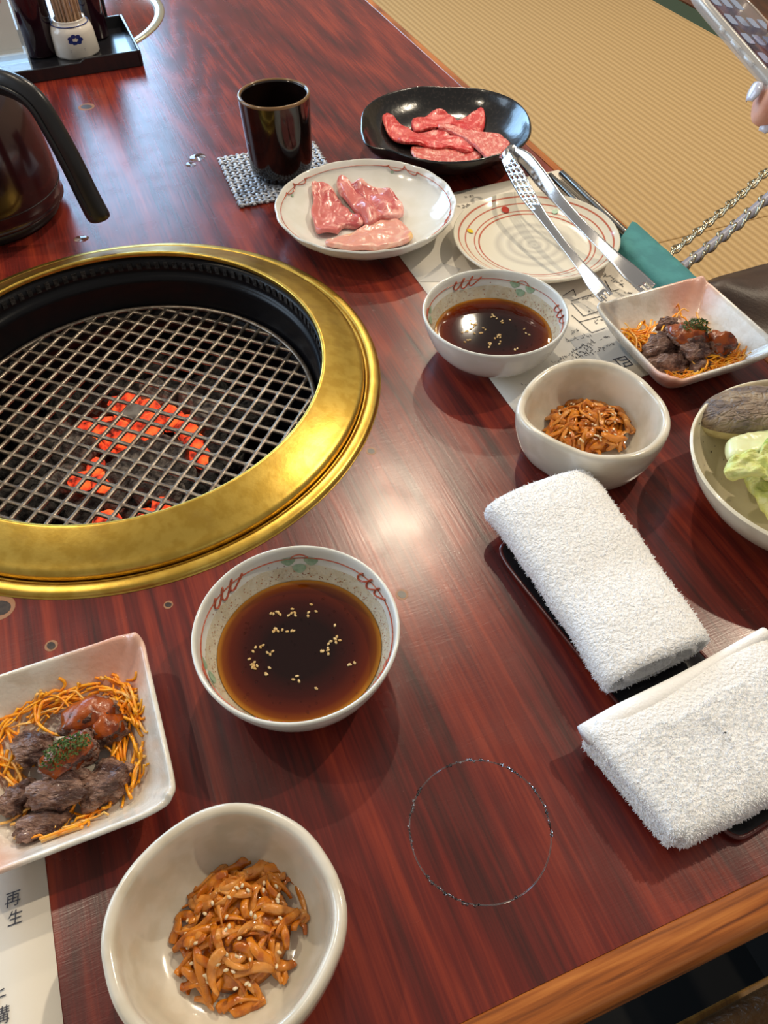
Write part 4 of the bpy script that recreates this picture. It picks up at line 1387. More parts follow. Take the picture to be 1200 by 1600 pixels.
def striped_material():
    m = bpy.data.materials.new('cream_glaze_with_red_rings')
    m.use_nodes = True
    nt, b = nodes_of(m)
    N, L = nt.nodes.new, nt.links.new
    tc = N('ShaderNodeTexCoord')
    sep = N('ShaderNodeSeparateXYZ')
    L(tc.outputs['Object'], sep.inputs[0])
    cmb = N('ShaderNodeCombineXYZ')
    L(sep.outputs[0], cmb.inputs[0])
    L(sep.outputs[1], cmb.inputs[1])
    ln = N('ShaderNodeVectorMath')
    ln.operation = 'LENGTH'
    L(cmb.outputs[0], ln.inputs[0])
    n = N('ShaderNodeTexNoise')
    n.inputs['Scale'].default_value = 12.0
    L(tc.outputs['Object'], n.inputs['Vector'])
    ma = N('ShaderNodeMath')
    ma.operation = 'MULTIPLY_ADD'
    L(n.outputs['Fac'], ma.inputs[0])
    ma.inputs[1].default_value = 0.0025
    L(ln.outputs['Value'], ma.inputs[2])
    mr = N('ShaderNodeMapRange')
    mr.inputs['From Max'].default_value = 0.1
    L(ma.outputs[0], mr.inputs['Value'])
    rp = N('ShaderNodeValToRGB')
    rp.color_ramp.interpolation = 'LINEAR'
    e = rp.color_ramp.elements
    cream, grey, red = s2l((222, 216, 198)), s2l((196, 190, 176)), s2l((184, 92, 66))
    e[0].position, e[0].color = 0.0, col4(grey)
    e[1].position, e[1].color = 1.0, col4(cream)
    for p, c in ((0.04, cream), (0.07, grey), (0.11, cream), (0.15, grey), (0.20, cream), (0.26, grey), (0.31, cream), (0.38, grey), (0.43, cream),
                 (0.555, cream), (0.560, red), (0.572, red), (0.577, cream), (0.603, cream), (0.608, red), (0.615, red), (0.620, cream),
                 (0.695, cream), (0.700, red), (0.709, red), (0.714, cream), (0.765, cream), (0.770, red), (0.780, red), (0.785, cream)):
        x = e.new(p)
        x.color = col4(c)
    L(mr.outputs[0], rp.inputs[0])
    L(rp.outputs[0], b.inputs['Base Color'])
    b.inputs['Roughness'].default_value = 0.14
    b.inputs['Coat Weight'].default_value = 0.3
    return m


S_PROF = [(0.004, 0.003), (0.043, 0.003), (0.045, 0.0), (0.049, 0.0), (0.052, 0.003), (0.068, 0.0075), (0.0790, 0.0145), (0.0817, 0.0174), (0.0819, 0.0184), (0.0811, 0.0192), (0.0797, 0.0186),
          (0.0700, 0.0125), (0.0580, 0.0085), (0.0480, 0.0068), (0.0300, 0.0062), (0.004, 0.0060)]
splate = thing('striped_plate', 'empty cream plate with thin red rings and coloured dots under the tongs', 'plate', (SPC[0], SPC[1], 0.0014))
obj('plate_body', *lathe(S_PROF, 120, k=3), striped_material(), splate)
S_IN = sorted([(r, z) for r, z in S_PROF[10:]])
for px, py, mt in ((790, 324, 'dot_red'), (735, 358, 'yellow_paint'), (868, 326, 'dot_green')):
    p = P(px, py, 0.015) - Vector((SPC[0], SPC[1], 0))
    rr = 0.0042 if mt == 'dot_red' else 0.0032
    vs = []
    for i in range(14):
        x, y = p.x + rr * math.cos(2 * math.pi * i / 14), p.y + rr * math.sin(2 * math.pi * i / 14)
        vs.append(Vector((x, y, interp(S_IN, math.hypot(x, y)) + 0.0008)))
    obj('painted_dot', vs, [tuple(range(14))], mt, splate)

# ------------------------------------------------------------------ tongs
tongs = thing('serving_tongs', 'polished steel serving tongs with perforated grips leaning on the black dish', 'tongs')


def tong_arm(pts, wv, name, perf):
    """pts: (px, py, z, width); strip lofted along the path, width vectors wv blended along it; perforated grip near the hinge"""
    path = catmull([P(a, b, z) for a, b, z, w in pts], 8)
    wid = catmull([Vector((w, 0, 0)) for a, b, z, w in pts], 8)
    n = len(path)
    C = 7
    vs, fs = [], []
    for i, p in enumerate(path):
        s = i / (n - 1)
        w = (wv[0] * (1 - s) + wv[1] * s).normalized() * wid[i].x
        for c in range(C + 1):
            vs.append(p + w * (c / C - 0.5))
    for i in range(n - 1):
        s = i / (n - 1)
        for c in range(C):
            if perf and 0.10 < s < 0.36 and c in (1, 3, 5) and (i + (c == 3)) % 2 == 0: continue
            if s > 0.93 and c in (2, 4): continue      # forked tip
            a = i * (C + 1) + c
            fs.append((a, a + 1, a + C + 2, a + C + 1))
    o = obj(name, vs, fs, 'chrome', tongs)
    m = o.modifiers.new('thickness', 'SOLIDIFY')
    m.thickness, m.offset = 0.0010, 0.0
    return o


up = Vector((0, 0, 1))
wa = (up * 0.70 + EX * 0.70).normalized()
tong_arm([(790, 244, 0.0480, 0.0125), (800, 262, 0.0470, 0.0150), (822, 300, 0.0420, 0.0150), (846, 336, 0.0370, 0.0095), (876, 376, 0.0310, 0.0075), (906, 414, 0.0250, 0.0085), (926, 440, 0.0200, 0.0130), (948, 466, 0.0150, 0.0130)],
         (wa, (up * 0.55 + EX * 0.80).normalized()), 'tong_arm', True)
tong_arm([(802, 238, 0.0480, 0.0125), (822, 250, 0.0470, 0.0150), (848, 282, 0.0420, 0.0150), (876, 316, 0.0370, 0.0110), (915, 358, 0.0310, 0.0095), (956, 398, 0.0250, 0.0105), (985, 426, 0.0200, 0.0150), (1014, 452, 0.0150, 0.0150)],
         ((up * 0.9 + EX * 0.45).normalized(), (up * 0.45 + EX * 0.9).normalized()), 'tong_arm', False)
pth = [P(790, 244, 0.048), P(787, 239, 0.0482), P(789, 235, 0.0484), P(796, 234, 0.0483), P(802, 238, 0.048)]
pth = catmull(pth, 5)
vs, fs = [], []
for p in pth: vs += [p - wa * 0.0062, p + wa * 0.0062]
for i in range(len(pth) - 1): fs.append((2 * i, 2 * i + 1, 2 * i + 3, 2 * i + 2))
o = obj('spring_bend', vs, fs, 'chrome', tongs)
m_ = o.modifiers.new('thickness', 'SOLIDIFY')
m_.thickness, m_.offset = 0.0010, 0.0

# ------------------------------------------------------------------ chopsticks in a teal sleeve
for u_, lab in ((0.4800, 'dark steel chopstick in the teal sleeve, beside the striped plate'), (0.4950, 'dark steel chopstick in the teal sleeve, beside the table edge')):
    pth = [T(u_, 0.7225, 0.0075), T(u_, 0.7215, 0.0075), T(u_ - 0.0005, 0.64, 0.007), T(u_ - 0.001, 0.56, 0.0062), T(u_ - 0.001, 0.50, 0.0055)]
    o = obj('chopstick', *tube(pth, lambda t: 0.0040 if t > 0.1 else 0.0036, 10), 'steel_dark')
    tag(o, lab, 'chopstick', 'steel chopsticks')
sl = thing('chopstick_sleeve', 'folded teal paper chopstick sleeve lying along the table edge', 'chopstick sleeve')
ins = lambda u, v, z: T(u, v, z)
# underside panel, raised top panel with slanted mouth, folded right flap
NV = 14
vs, fs = [], []
prof = [(0.470, 0.0022), (0.4725, 0.0105), (0.480, 0.0128), (0.488, 0.0122), (0.496, 0.0130), (0.505, 0.0125), (0.5135, 0.0080), (0.5160, 0.0025)]
for j in range(NV + 1):
    for u_, z_ in prof:
        k = (u_ - 0.470) / 0.046
        mouth = 0.570 + 0.032 * min(1, max(0, k * 1.15))
        v_ = mouth + (0.475 - mouth) * j / NV
        vs.append(T(u_, v_, z_ * (1 - 0.25 * j / NV) + 0.0004 * math.sin(3 * j + u_ * 300)))
    for u_ in (0.5150, 0.4930, 0.4710):
        vs.append(T(u_, 0.5720 + (0.03 if u_ > 0.49 else 0.004) + (0.475 - 0.59) * j / NV, 0.0019))
n_ = len(prof) + 3
for j in range(NV):
    for i in range(n_):
        a, b = j * n_ + i, j * n_ + (i + 1) % n_
        fs.append((a, b, b + n_, a + n_))
o = obj('sleeve_paper', vs, fs, 'teal', sl)
auto_smooth(o, 60)

# ------------------------------------------------------------------ cup and woven coaster
cc = T(0, 0)
co = P(339, 250)
cb = P(374, 327)
side = (cb - co)
SL = side.length
dv = side.normalized()
du = Vector((-dv.y, dv.x, 0))
cen = co + dv * SL / 2 + du * SL / 2
mb = MB()
NT = 17
for fam in (0, 1):
    for i in range(NT):
        t = (i + 0.5) / NT - 0.5
        pth = []
        for j in range(NT * 3 + 1):
            s = j / (NT * 3) - 0.5
            ph = math.cos(math.pi * (s + 0.5) * NT + math.pi / 2) * (1 if (i + fam) % 2 else -1)
            q = (dv * s + du * t if fam else du * s + dv * t) * SL
            q = q + (du if fam else dv) * (0.0009 * nz((i, s * 4, fam), 1.0))
            pth.append(q + Vector((0, 0, 0.0021 + 0.0009 * ph)))
        mb.add(*tube(pth, 0.0019 if fam == 0 else 0.0024, 6, 0.62))
o = mb.build('woven_coaster', 'yarn' if 'yarn' in M else pm('silver_blue_yarn', s2l((208, 214, 224)), 0.4, 0.3, s2l((140, 142, 150)), 260, bump=0.4, bs=900), loc=cen)
tag(o, 'square silver-grey woven coaster under the black cup', 'coaster')
CUPC = (-0.1090, 0.8700)
cup = thing('tea_cup', 'tall black glazed cylindrical tea cup with tan rim on woven coaster', 'cup', (CUPC[0], CUPC[1], 0.0046))
obj('cup_body', *lathe([(0.004, 0.002), (0.024, 0.002), (0.0255, 0.0), (0.0285, 0.0), (0.0300, 0.004), (0.0335, 0.0080), (0.0350, 0.0125), (0.0358, 0.03), (0.0375, 0.070), (0.0380, 0.0840), (0.0377, 0.0846), (0.0350, 0.0846), (0.0347, 0.0835),
                       (0.0335, 0.06), (0.0320, 0.02), (0.026, 0.008), (0.004, 0.006)], 96, k=2), 'cup_glaze', cup)
obj('cup_rim', *lathe([(0.0347, 0.0835), (0.0349, 0.0850), (0.0356, 0.0863), (0.0366, 0.0868), (0.0376, 0.0862), (0.0382, 0.0850), (0.0382, 0.0838)], 96, k=2), 'cup_rim', cup)

# ------------------------------------------------------------------ kettle
KC = Vector((-0.4235, 0.8000, 0))
ket = thing('vacuum_jug', 'dark maroon vacuum jug with curved black handle beside the roaster', 'jug', KC)
obj('jug_base', *lathe([(0.01, 0.0), (0.074, 0.0), (0.0765, 0.003), (0.0785, 0.012), (0.070, 0.014), (0.01, 0.014)], 90), 'black_plastic', ket)
obj('jug_body', *lathe([(0.02, 0.012), (0.0780, 0.012), (0.0815, 0.018), (0.0832, 0.030), (0.0830, 0.045), (0.0815, 0.062), (0.0785, 0.085), (0.0735, 0.106), (0.0650, 0.122), (0.052, 0.134), (0.046, 0.140), (0.02, 0.141)], 90, k=3), 'pot', ket)
obj('seam_line', *tube([(0.0836 * math.cos(a), 0.0836 * math.sin(a), 0.030) for a in [2 * math.pi * i / 80 for i in range(81)]], 0.0004, 5), 'black_plastic', ket)
obj('jug_lid', *lathe([(0.01, 0.138), (0.047, 0.138), (0.049, 0.142), (0.048, 0.154), (0.042, 0.162), (0.01, 0.164)], 72, k=2), 'black_plastic', ket)
al = R(-24)
hd = Vector((math.cos(al), math.sin(al), 0))
hn = Vector((-math.sin(al), math.cos(al), 0))
hp = [PV(px, py, KC, hn) - KC for px, py in ((-60, 120), (-20, 124), (20, 134), (55, 158), (85, 205), (112, 255), (135, 302), (152, 335), (158, 346))]
pth = catmull(hp, 14)


def hr_(t):
    return 0.0132 * ((0.85 + 0.3 * t) * (1 if t < 0.86 else max(0.12, math.sqrt(max(0.0, 1 - ((t - 0.86) / 0.14) ** 2)))))


obj('handle', *tube(pth, hr_, 14, 0.62, up=hn.cross(Vector((0, 0, 1))).normalized() if False else hn), 'black_plastic', ket)
sd = [p + hn * 0.0125 * -0.9 for p in pth]
obj('handle_groove', *tube([p + (hn * -0.0082) for p in pth[18:-16]], 0.0022, 6), 'black_plastic', ket)
vs, fs = box(Vector((0, 0, 0.150)) + hd * 0.03, 0.05, 0.022, 0.02, hd, hn)
bevel(obj('handle_mount', vs, fs, 'black_plastic', ket, False), 0.004)

# ------------------------------------------------------------------ condiment tray
tray = thing('condiment_tray', 'black lacquered condiment tray with low sides', 'tray', T(0, 0, 0), TA)
tu0, tu1, tv0, tv1, th_ = -0.130, 0.120, 1.231, 1.382, 0.0205
bevel(obj('tray_floor', *box(((tu0 + tu1) / 2, (tv0 + tv1) / 2, 0.0032), tu1 - tu0 - 0.002, tv1 - tv0 - 0.002, 0.004), 'tray', tray, False), 0.0006)
w_ = 0.0042
for (a, b, c, d) in ((tu0, tu0 + w_, tv0, tv1), (tu1 - w_, tu1, tv0, tv1), (tu0 + w_, tu1 - w_, tv1 - w_, tv1)):
    bevel(obj('tray_side', *box(((a + b) / 2, (c + d) / 2, th_ / 2), b - a, d - c, th_), 'tray', tray, False), 0.0012)
# front side has a shallow notch
nu = 0.044
fr = [(tu1 - w_, 0.0), (tu1 - w_, th_), (nu, th_), (nu - 0.007, th_ - 0.0042), (tu0 + w_, th_ - 0.0042), (tu0 + w_, 0.0)]
vs = [Vector((x, y, z)) for y in (tv0, tv0 + w_) for x, z in fr]
fs = [tuple(range(6)), tuple(range(11, 5, -1))] + [(i, (i + 1) % 6, 6 + (i + 1) % 6, 6 + i) for i in range(6)]
bevel(obj('tray_side', vs, fs, 'tray', tray, False), 0.001)

JZ = 0.0054
jc = T(0.040, 1.303, JZ)
jar = thing('toothpick_jar', 'white eight-sided porcelain toothpick jar with blue flower painting in the tray', 'jar', jc, TA)


def octa(r, z):
    return [Vector((r * math.cos(R(22.5 + 45 * i) + o_) * (1.0), r * math.sin(R(22.5 + 45 * i) + o_), z)) for i in range(8) for o_ in (-0.12, 0.12)]


obj('jar_body', *loft([octa(0.010, 0.001), octa(0.030, 0.0), octa(0.0315, 0.003), octa(0.0300, 0.030), octa(0.0280, 0.0365), octa(0.0235, 0.040), octa(0.0225, 0.043), octa(0.0228, 0.0445), octa(0.0205, 0.0445), octa(0.0200, 0.036), octa(0.004, 0.032)]), 'jar', jar)
fl = MB()
fy = -0.0305


def disc_y(mb, x, z, rx, rz, y=None):
    y = -(0.0296 - 0.0004 * 0) if y is None else y
    mb.add([Vector((x + rx * math.cos(t), y, z + rz * math.sin(t))) for t in [2 * math.pi * i / 10 for i in range(10)]], [tuple(range(10))])


yj = -0.0300 * math.cos(R(22.5 - 6.9)) - 0.0006
for i in range(7):
    a = 2 * math.pi * i / 7
    disc_y(fl, 0.0 + 0.0072 * math.cos(a), 0.0250 + 0.0044 * math.sin(a), 0.0034, 0.0026, yj)
fl.add([Vector((x, yj, z)) for x, z in ((-0.0006, 0.008), (0.0006, 0.008), (0.0004, 0.022), (-0.0004, 0.022))], [(0, 1, 2, 3)])
for s in (-1, 1):
    for q in (0.0, 0.5):
        fl.add([Vector((x, yj, z)) for x, z in ((0, 0.006), (s * 0.005, 0.007 + 0.005 * q), (s * 0.0105, 0.011 + 0.004 * q), (s * 0.004, 0.0105 + 0.005 * q))], [(0, 1, 2, 3)])
tag(fl.build('painted_flower', 'blue_paint', jar, False), 'cobalt blue painted flower')
obj('blue_band', *tube([Vector((0.0252 * math.cos(a), 0.0252 * math.sin(a), 0.0392)) for a in [2 * math.pi * i / 48 for i in range(49)]], 0.0007, 5), 'blue_paint', jar)
r = random.Random(5)
NTP = 46
for i in range(NTP):
    a, d = i * 2.399, 0.0182 * math.sqrt((i + 0.5) / NTP)
    p0 = jc + Vector((d * math.cos(a), d * math.sin(a), 0.0342))
    lean = Vector((math.cos(a), math.sin(a), 0)) * d * 0.03
    o = obj('toothpick', *tube([Vector((0, 0, 0)), lean * 1.0 + Vector((0, 0, 0.0545)), lean + Vector((0, 0, 0.060))], lambda t: 0.00125 if t < 0.9 else 0.0004, 6), 'toothpick', loc=p0)
    tag(o, 'pale wooden toothpick standing in the porcelain jar', 'toothpick', 'toothpicks in the jar')


def bottle(u, v, r0, h, label):
    c = T(u, v, JZ)
    b = thing('sauce_bottle', label, 'bottle', c)
    obj('bottle_body', *lathe([(0.004, 0.001), (r0 * 0.9, 0.0), (r0, 0.003), (r0, h * 0.6), (r0 * 0.86, h * 0.72), (r0 * 0.5, h * 0.80), (r0 * 0.45, h * 0.88), (0.004, h * 0.885)], 48), 'bottle', b)
    obj('bottle_cap', *lathe([(0.004, h * 0.885), (r0 * 0.55, h * 0.885), (r0 * 0.55, h * 0.985), (r0 * 0.48, h), (0.004, h)], 36), 'black_plastic', b)


bottle(-0.0060, 1.318, 0.0235, 0.17, 'dark maroon sauce bottle in the tray beside the card stand')
bottle(0.0720, 1.352, 0.0200, 0.17, 'dark maroon sauce bottle in the tray behind the toothpick jar')
# black box standing behind the tray
bx_ = thing('black_box', 'black upright box standing behind the condiment tray', 'box', T(0.0830, 1.425, 0), TA)
bevel(obj('box_body', *box((0, 0, 0.05), 0.034, 0.05, 0.10), 'tray', bx_, False), 0.002)
bevel(obj('box_lid', *box((0, 0, 0.103), 0.036, 0.052, 0.006), 'tray', bx_, False), 0.0015)
# menu card in an acrylic stand
cs = thing('menu_card_stand', 'clear acrylic stand holding a white card with red print in the tray', 'card stand', T(-0.075, 1.285, JZ), TA)
tilt = R(14)
ca, cz = Vector((0, math.sin(tilt), math.cos(tilt))), Vector((0, -math.cos(tilt), math.sin(tilt)))
cax = Vector((1, 0, 0))
cc_ = Vector((0, 0, 0.004))
obj('acrylic_foot', *box((0, -0.004, 0.010), 0.098, 0.030, 0.020), 'acrylic', cs, False)
obj('acrylic_pane', *box(cc_ + ca * 0.062 + cz * 0.0015, 0.098, 0.116, 0.0016, cax, ca, cz), 'acrylic', cs, False)
obj('card', *box(cc_ + ca * 0.066, 0.088, 0.108, 0.0006, cax, ca, cz), 'card', cs, False)
mb = MB()
for (x, y, w, h) in ((0.0, 0.095, 0.07, 0.020), (0.025, 0.066, 0.006, 0.016), (0.034, 0.064, 0.004, 0.012), (-0.02, 0.066, 0.03, 0.006)):
    mb.add(*box(cc_ + ca * (0.012 + y) + cax * x + cz * 0.0005, w, h, 0.0002, cax, ca, cz))
mb.build('red_print', 'red_print', cs, False)

# ------------------------------------------------------------------ towels on their tray
ta = P(783, 872, 0.004)
tb = P(952, 1082, 0.004)
td = (tb - ta).normalized()
tn = Vector((-td.y, td.x, 0))
tc_ = ta + td * 0.104 + tn * 0.034
wt = thing('towel_tray', 'narrow dark lacquer tray under the two white towels', 'tray', (tc_.x, tc_.y, 0), math.atan2(td.y, td.x))
obj('tray_base', *loft([superloop(0.1100, 0.030, 10, 64, 0.0), superloop(0.1130, 0.033, 10, 64, 0.0012), superloop(0.1140, 0.034, 10, 64, 0.0040), superloop(0.1125, 0.0325, 10, 64, 0.0042), superloop(0.1105, 0.0305, 10, 64, 0.0026), superloop(0.1, 0.02, 8, 64, 0.0026)]), 'tray', wt)
obj('tray_edge', *loft([superloop(0.1142, 0.0342, 10, 64, 0.0022), superloop(0.1150, 0.0350, 10, 64, 0.0030), superloop(0.1148, 0.0348, 10, 64, 0.0046), superloop(0.1132, 0.0332, 10, 64, 0.0048), superloop(0.1128, 0.0328, 10, 64, 0.0040)], False, False), 'tray_red', wt)


def terry(target, parent, count, length, seed, zmin=-1, name='terry_pile', skip=None):
    """tiny cotton loops standing on the towel surface"""
    r = random.Random(seed)
    me = target.data
    me.calc_loop_triangles()
    tris = me.loop_triangles
    V = me.vertices
    areas, tot = [], 0.0
    for t in tris:
        tot += t.area
        areas.append(tot)
    import bisect
    mb = MB()
    vs, fs = [], []
    for _ in range(count):
        t = tris[min(len(tris) - 1, bisect.bisect(areas, r.random() * tot))]
        a, b, c = (V[i].co for i in t.vertices)
        u, v = r.random(), r.random()
        if u + v > 1: u, v = 1 - u, 1 - v
        p = a + (b - a) * u + (c - a) * v
        n = t.normal
        if p.z < zmin or (skip and skip(p)): continue
        d = (n + Vector((r.gauss(0, 0.55), r.gauss(0, 0.55), r.gauss(0, 0.45)))).normalized()
        L = length * r.uniform(0.6, 1.25)
        s = d.orthogonal().normalized() * length * 0.17
        w = d.cross(s)
        o_ = len(vs)
        tip = p + d * L
        vs += [p + s, p - s * 0.5 + w * 0.87, p - s * 0.5 - w * 0.87, tip + s * 0.5, tip - s * 0.5 + w * 0.4]
        fs += [(o_, o_ + 1, o_ + 4, o_ + 3), (o_ + 1, o_ + 2, o_ + 4), (o_ + 2, o_, o_ + 3, o_ + 4)]
    me2 = bpy.data.meshes.new(name)
    me2.from_pydata(vs, [], fs)
    me2.materials.append(M['pile'])
    o = bpy.data.objects.new(name, me2)
    COL.objects.link(o)
    o.parent = parent
    o['kind'] = 'stuff'
    return o


# rolled towel
fl_, fr_, nl_, nr_ = P(748, 816, 0.018), P(917, 746, 0.022), P(938, 1090, 0.016), P(1106, 1000, 0.020)
f0 = (fl_ + fr_) / 2
f1 = (nl_ + nr_) / 2
wA = (fl_ - fr_).length
wB = (nl_ - nr_).length
ax = Vector((f1.x - f0.x, f1.y - f0.y, 0))
LEN = ax.length
ax.normalize()
sx = Vector((-ax.y, ax.x, 0))
tw = thing('rolled_towel', 'rolled white terry hand towel with open end, lying on the towel tray', 'towel', (f0.x, f0.y, 0.0048))
NS, ND = 84, 26
TURN = 2.35


def roll_section(s):
    w = (wA + (wB - wA) * s) / 2
    hgt = 0.0172 + 0.0012 * math.sin(3 * s + 1) + 0.0008 * math.sin(9 * s)
    outer, inner = [], []
    for i in range(NS):
        t = i / (NS - 1)
        a = R(-62) + t * TURN * 2 * math.pi
        k = 1 - 0.62 * max(0.0, t - 0.30) / 0.70 - 0.10 * min(t, 0.3) / 0.3
        for lst, off in ((outer, 0.0), (inner, 0.0036)):
            e = 2.6
            c_, s_ = math.cos(a), math.sin(a)
            x = math.copysign(abs(c_) ** (2 / e), c_) * (w * k - off)
            z = math.copysign(abs(s_) ** (2 / e), s_) * (hgt * (0.25 + 0.75 * k) - off * 0.8)
            x += 0.0010 * nz((t * 9, s * 5, 2), 1.0) * 1.5
            z += 0.0012 * nz((t * 9, s * 6, 7), 1.0) * (1 if s_ > -0.3 else 0.1)
            bow = 0.0022 * math.sin(3.1 * s + 0.4)
            lst.append(ax * (s * LEN + 0.0035 * nz((t * 4, 3.3, s * 0.3), 1.0)) + sx * (x + bow) + Vector((0, 0, z + hgt + 0.0002)))
    return outer, inner


vs, fs = [], []
secs = [roll_section(j / (ND - 1)) for j in range(ND)]
for o_, i_ in secs: vs += o_ + i_
W2 = 2 * NS
for j in range(ND - 1):
    for i in range(NS - 1):
        a = j * W2 + i
        fs.append((a, a + 1, a + 1 + W2, a + W2))
        a += NS
        fs.append((a, a + W2, a + 1 + W2, a + 1))
    for q in (0, NS - 1):
        a = j * W2 + q
        fs.append((a, a + NS, a + NS + W2, a + W2))
for j in (0, ND - 1):
    for i in range(NS - 1):
        a = j * W2 + i
        fs.append((a, a + NS, a + NS + 1, a + 1))
roll = obj('towel_roll', vs, fs, 'towel', tw)
terry(roll, tw, 22000, 0.0015, 21)

# folded towel
qA, qB, qD = P(907, 1140, 0.022), P(1190, 988, 0.024), P(1050, 1333, 0.012)
qE = P(1200, 1262, 0.010)
qC = qD + (qE - qD).normalized() * ((qB - qA).length * 0.86)
for q in (qA, qB, qC, qD): q.z = 0
tw2 = thing('folded_towel', 'white terry hand towel folded flat with plain hem along one edge', 'towel', (qA.x, qA.y, 0.0048))
cn = (qA + qB + qC + qD) / 4


def quad_loop(shr, z, n=30, wav=0.0):
    L = []
    cs_ = [qA, qD, qC, qB]
    for i in range(4):
        a, b = cs_[i], cs_[(i + 1) % 4]
        for k in range(n):
            p = a + (b - a) * (k / n)
            # rounded corners
            e = abs(k / n - 0.5) * 2
            d = (cn - p).normalized()
            p = p + d * (0.0055 * max(0, (e - 0.86) / 0.14) ** 2 + shr)
            p = p + d * wav * nz((p.x, p.y, z * 40), 60)
            p = Vector((p.x - qA.x, p.y - qA.y, z + 0.0012 * nz((p.x, p.y, 1.7), 26)))
            L.append(p)
    return L


H2 = 0.0235
loops = []
for shr, z in ((0.04, 0.001), (0.012, 0.0006), (0.003, 0.0012), (0.0005, 0.0035), (0.0015, 0.0060), (0.0032, 0.0072), (0.0012, 0.0085), (0.0, 0.0110), (0.0012, 0.0135), (0.0030, 0.0146), (0.0010, 0.0160), (0.0006, 0.0190),
               (0.0025, 0.0222), (0.0070, H2), (0.0150, H2 + 0.0012), (0.0260, H2 + 0.0016), (0.0400, H2 + 0.0014)):
    loops.append(quad_loop(shr, z, 30, 0.0014 if z > 0.002 else 0))
vs, fs = loft(loops, True, False)
# close the top with a collapsing centre
n = len(loops[-1])
cq = sum(loops[-1], Vector()) / n
last = loops[-1]
for s in (0.7, 0.4, 0.12):
    vs += [cq + (p - cq) * s + Vector((0, 0, 0.0012 * nz((p.x, p.y, s), 40))) for p in last]
k0 = len(loops) - 1
for a in range(3):
    for i in range(n):
        j = (i + 1) % n
        fs.append(((k0 + a) * n + i, (k0 + a) * n + j, (k0 + a + 1) * n + j, (k0 + a + 1) * n + i))
fs.append(tuple((k0 + 3) * n + i for i in range(n)))
hv = (qB - qA).normalized()
hw = Vector((hv.y, -hv.x, 0))
fold = obj('towel_fold', vs, fs, 'towel', tw2)
terry(fold, tw2, 30000, 0.0016, 22, 0.003, skip=lambda p: (p.dot(hw) < 0.021 + 0.006 * nz((p.x, p.y, 0), 40)) and p.z > 0.02)
# hem roll on the edge facing the rolled towel
hem = []
hl = (qB - qA).length
for s in [i / 24 for i in range(25)]:
    p = hv * (hl * s) + hw * 0.0
    L = []
    for i in range(14):
        a = 2 * math.pi * i / 14
        L.append(p + hw * (0.0035 + (0.0052 + 0.0012 * math.sin(4 * s + 1)) * math.cos(a) + 0.0012 * math.sin(5 * s)) + Vector((0, 0, 0.0205 + 0.0042 * math.sin(a) + 0.0010 * math.sin(7 * s) - 0.004 * (1 - min(1, 6 * s)))))
    hem.append(L)
obj('hem', *loft(hem), 'hem', tw2)

# ------------------------------------------------------------------ vegetable bowl
VC = (0.2960, 0.3660)
V_PROF = [(0.004, 0.004), (0.036, 0.004), (0.038, 0.0), (0.043, 0.0), (0.046, 0.005), (0.064, 0.016), (0.077, 0.033), (0.0835, 0.0485), (0.0838, 0.0500), (0.0828, 0.0508), (0.0815, 0.0498),
          (0.0745, 0.0350), (0.0610, 0.0195), (0.0440, 0.0105), (0.0250, 0.0080), (0.004, 0.0075)]
vb = thing('vegetable_bowl', 'speckled cream bowl of raw vegetables beside the rolled towel', 'bowl', (VC[0], VC[1], 0))
obj('bowl_body', *lathe(V_PROF, 110, k=3, radf=lambda t, r, z: 1 + 0.008 * math.sin(2 * t + 1)), 'veg_bowl', vb)
V_WALL = sorted([(z, r) for r, z in V_PROF[10:]])
mb = MB()
r = random.Random(8)
for _ in range(130):
    t, z, q = r.uniform(0, 6.28), r.uniform(0.01, 0.049), r.uniform(0.0003, 0.0009)
    p = on_wall(V_WALL, t, z, 0.0003)
    p = p * (1 + 0.008 * math.sin(2 * t + 1))
    t1, t2 = Vector((-math.sin(t), math.cos(t), 0)), Vector((0.5 * math.cos(t), 0.5 * math.sin(t), 0.85))
    mb.add([p + t1 * q * math.cos(a) + t2 * q * 1.4 * math.sin(a) for a in (0, 1.05, 2.1, 3.14, 4.19, 5.24)], [(0, 1, 2, 3, 4, 5)])
o = mb.build('glaze_specks', 'speck', vb, False)
o['kind'] = 'stuff'

# king-oyster / eggplant-like wrinkled mushroom cap
mc = P(1180, 652, 0.047)
mr = thing('mushroom_cap', 'wrinkled grey-brown mushroom cap with cream underside in the vegetable bowl', 'mushroom', mc, R(20))
mr.rotation_euler = (R(10), R(-6), R(-2))
cap = []
for k in range(11):
    f_ = k / 10
    a = f_ * math.pi / 2
    L = []
    for i in range(64):
        t = 2 * math.pi * i / 64
        rad = math.cos(a) ** 0.9 if k < 10 else 0.02
        x, y = 0.0400 * rad * math.cos(t), 0.0235 * rad * math.sin(t) * (1.15 if math.sin(t) > 0 else 0.62)
        z = 0.0130 * math.sin(a)
        wr = 0.0012 * (abs(nz((x * 1.0, y * 2.0, 4), 120)) + 0.6 * abs(nz((x, y * 2, 9), 260))) * (1 if k > 0 else 0.2)
        L.append(Vector((x, y, z - wr)))
    cap.append(L)
under = [[Vector((p.x * s, p.y * s, z)) for p in cap[0]] for s, z in ((0.15, -0.0125), (0.72, -0.0125), (0.90, -0.0100), (0.97, -0.0040))]
obj('cap_skin', *loft(cap, False, True), 'mushroom', mr)
obj('cap_underside', *loft(under + [[p * 1.0 for p in cap[0]]], True, False), 'mush_flesh', mr)
st = P(1190, 690, 0.036)


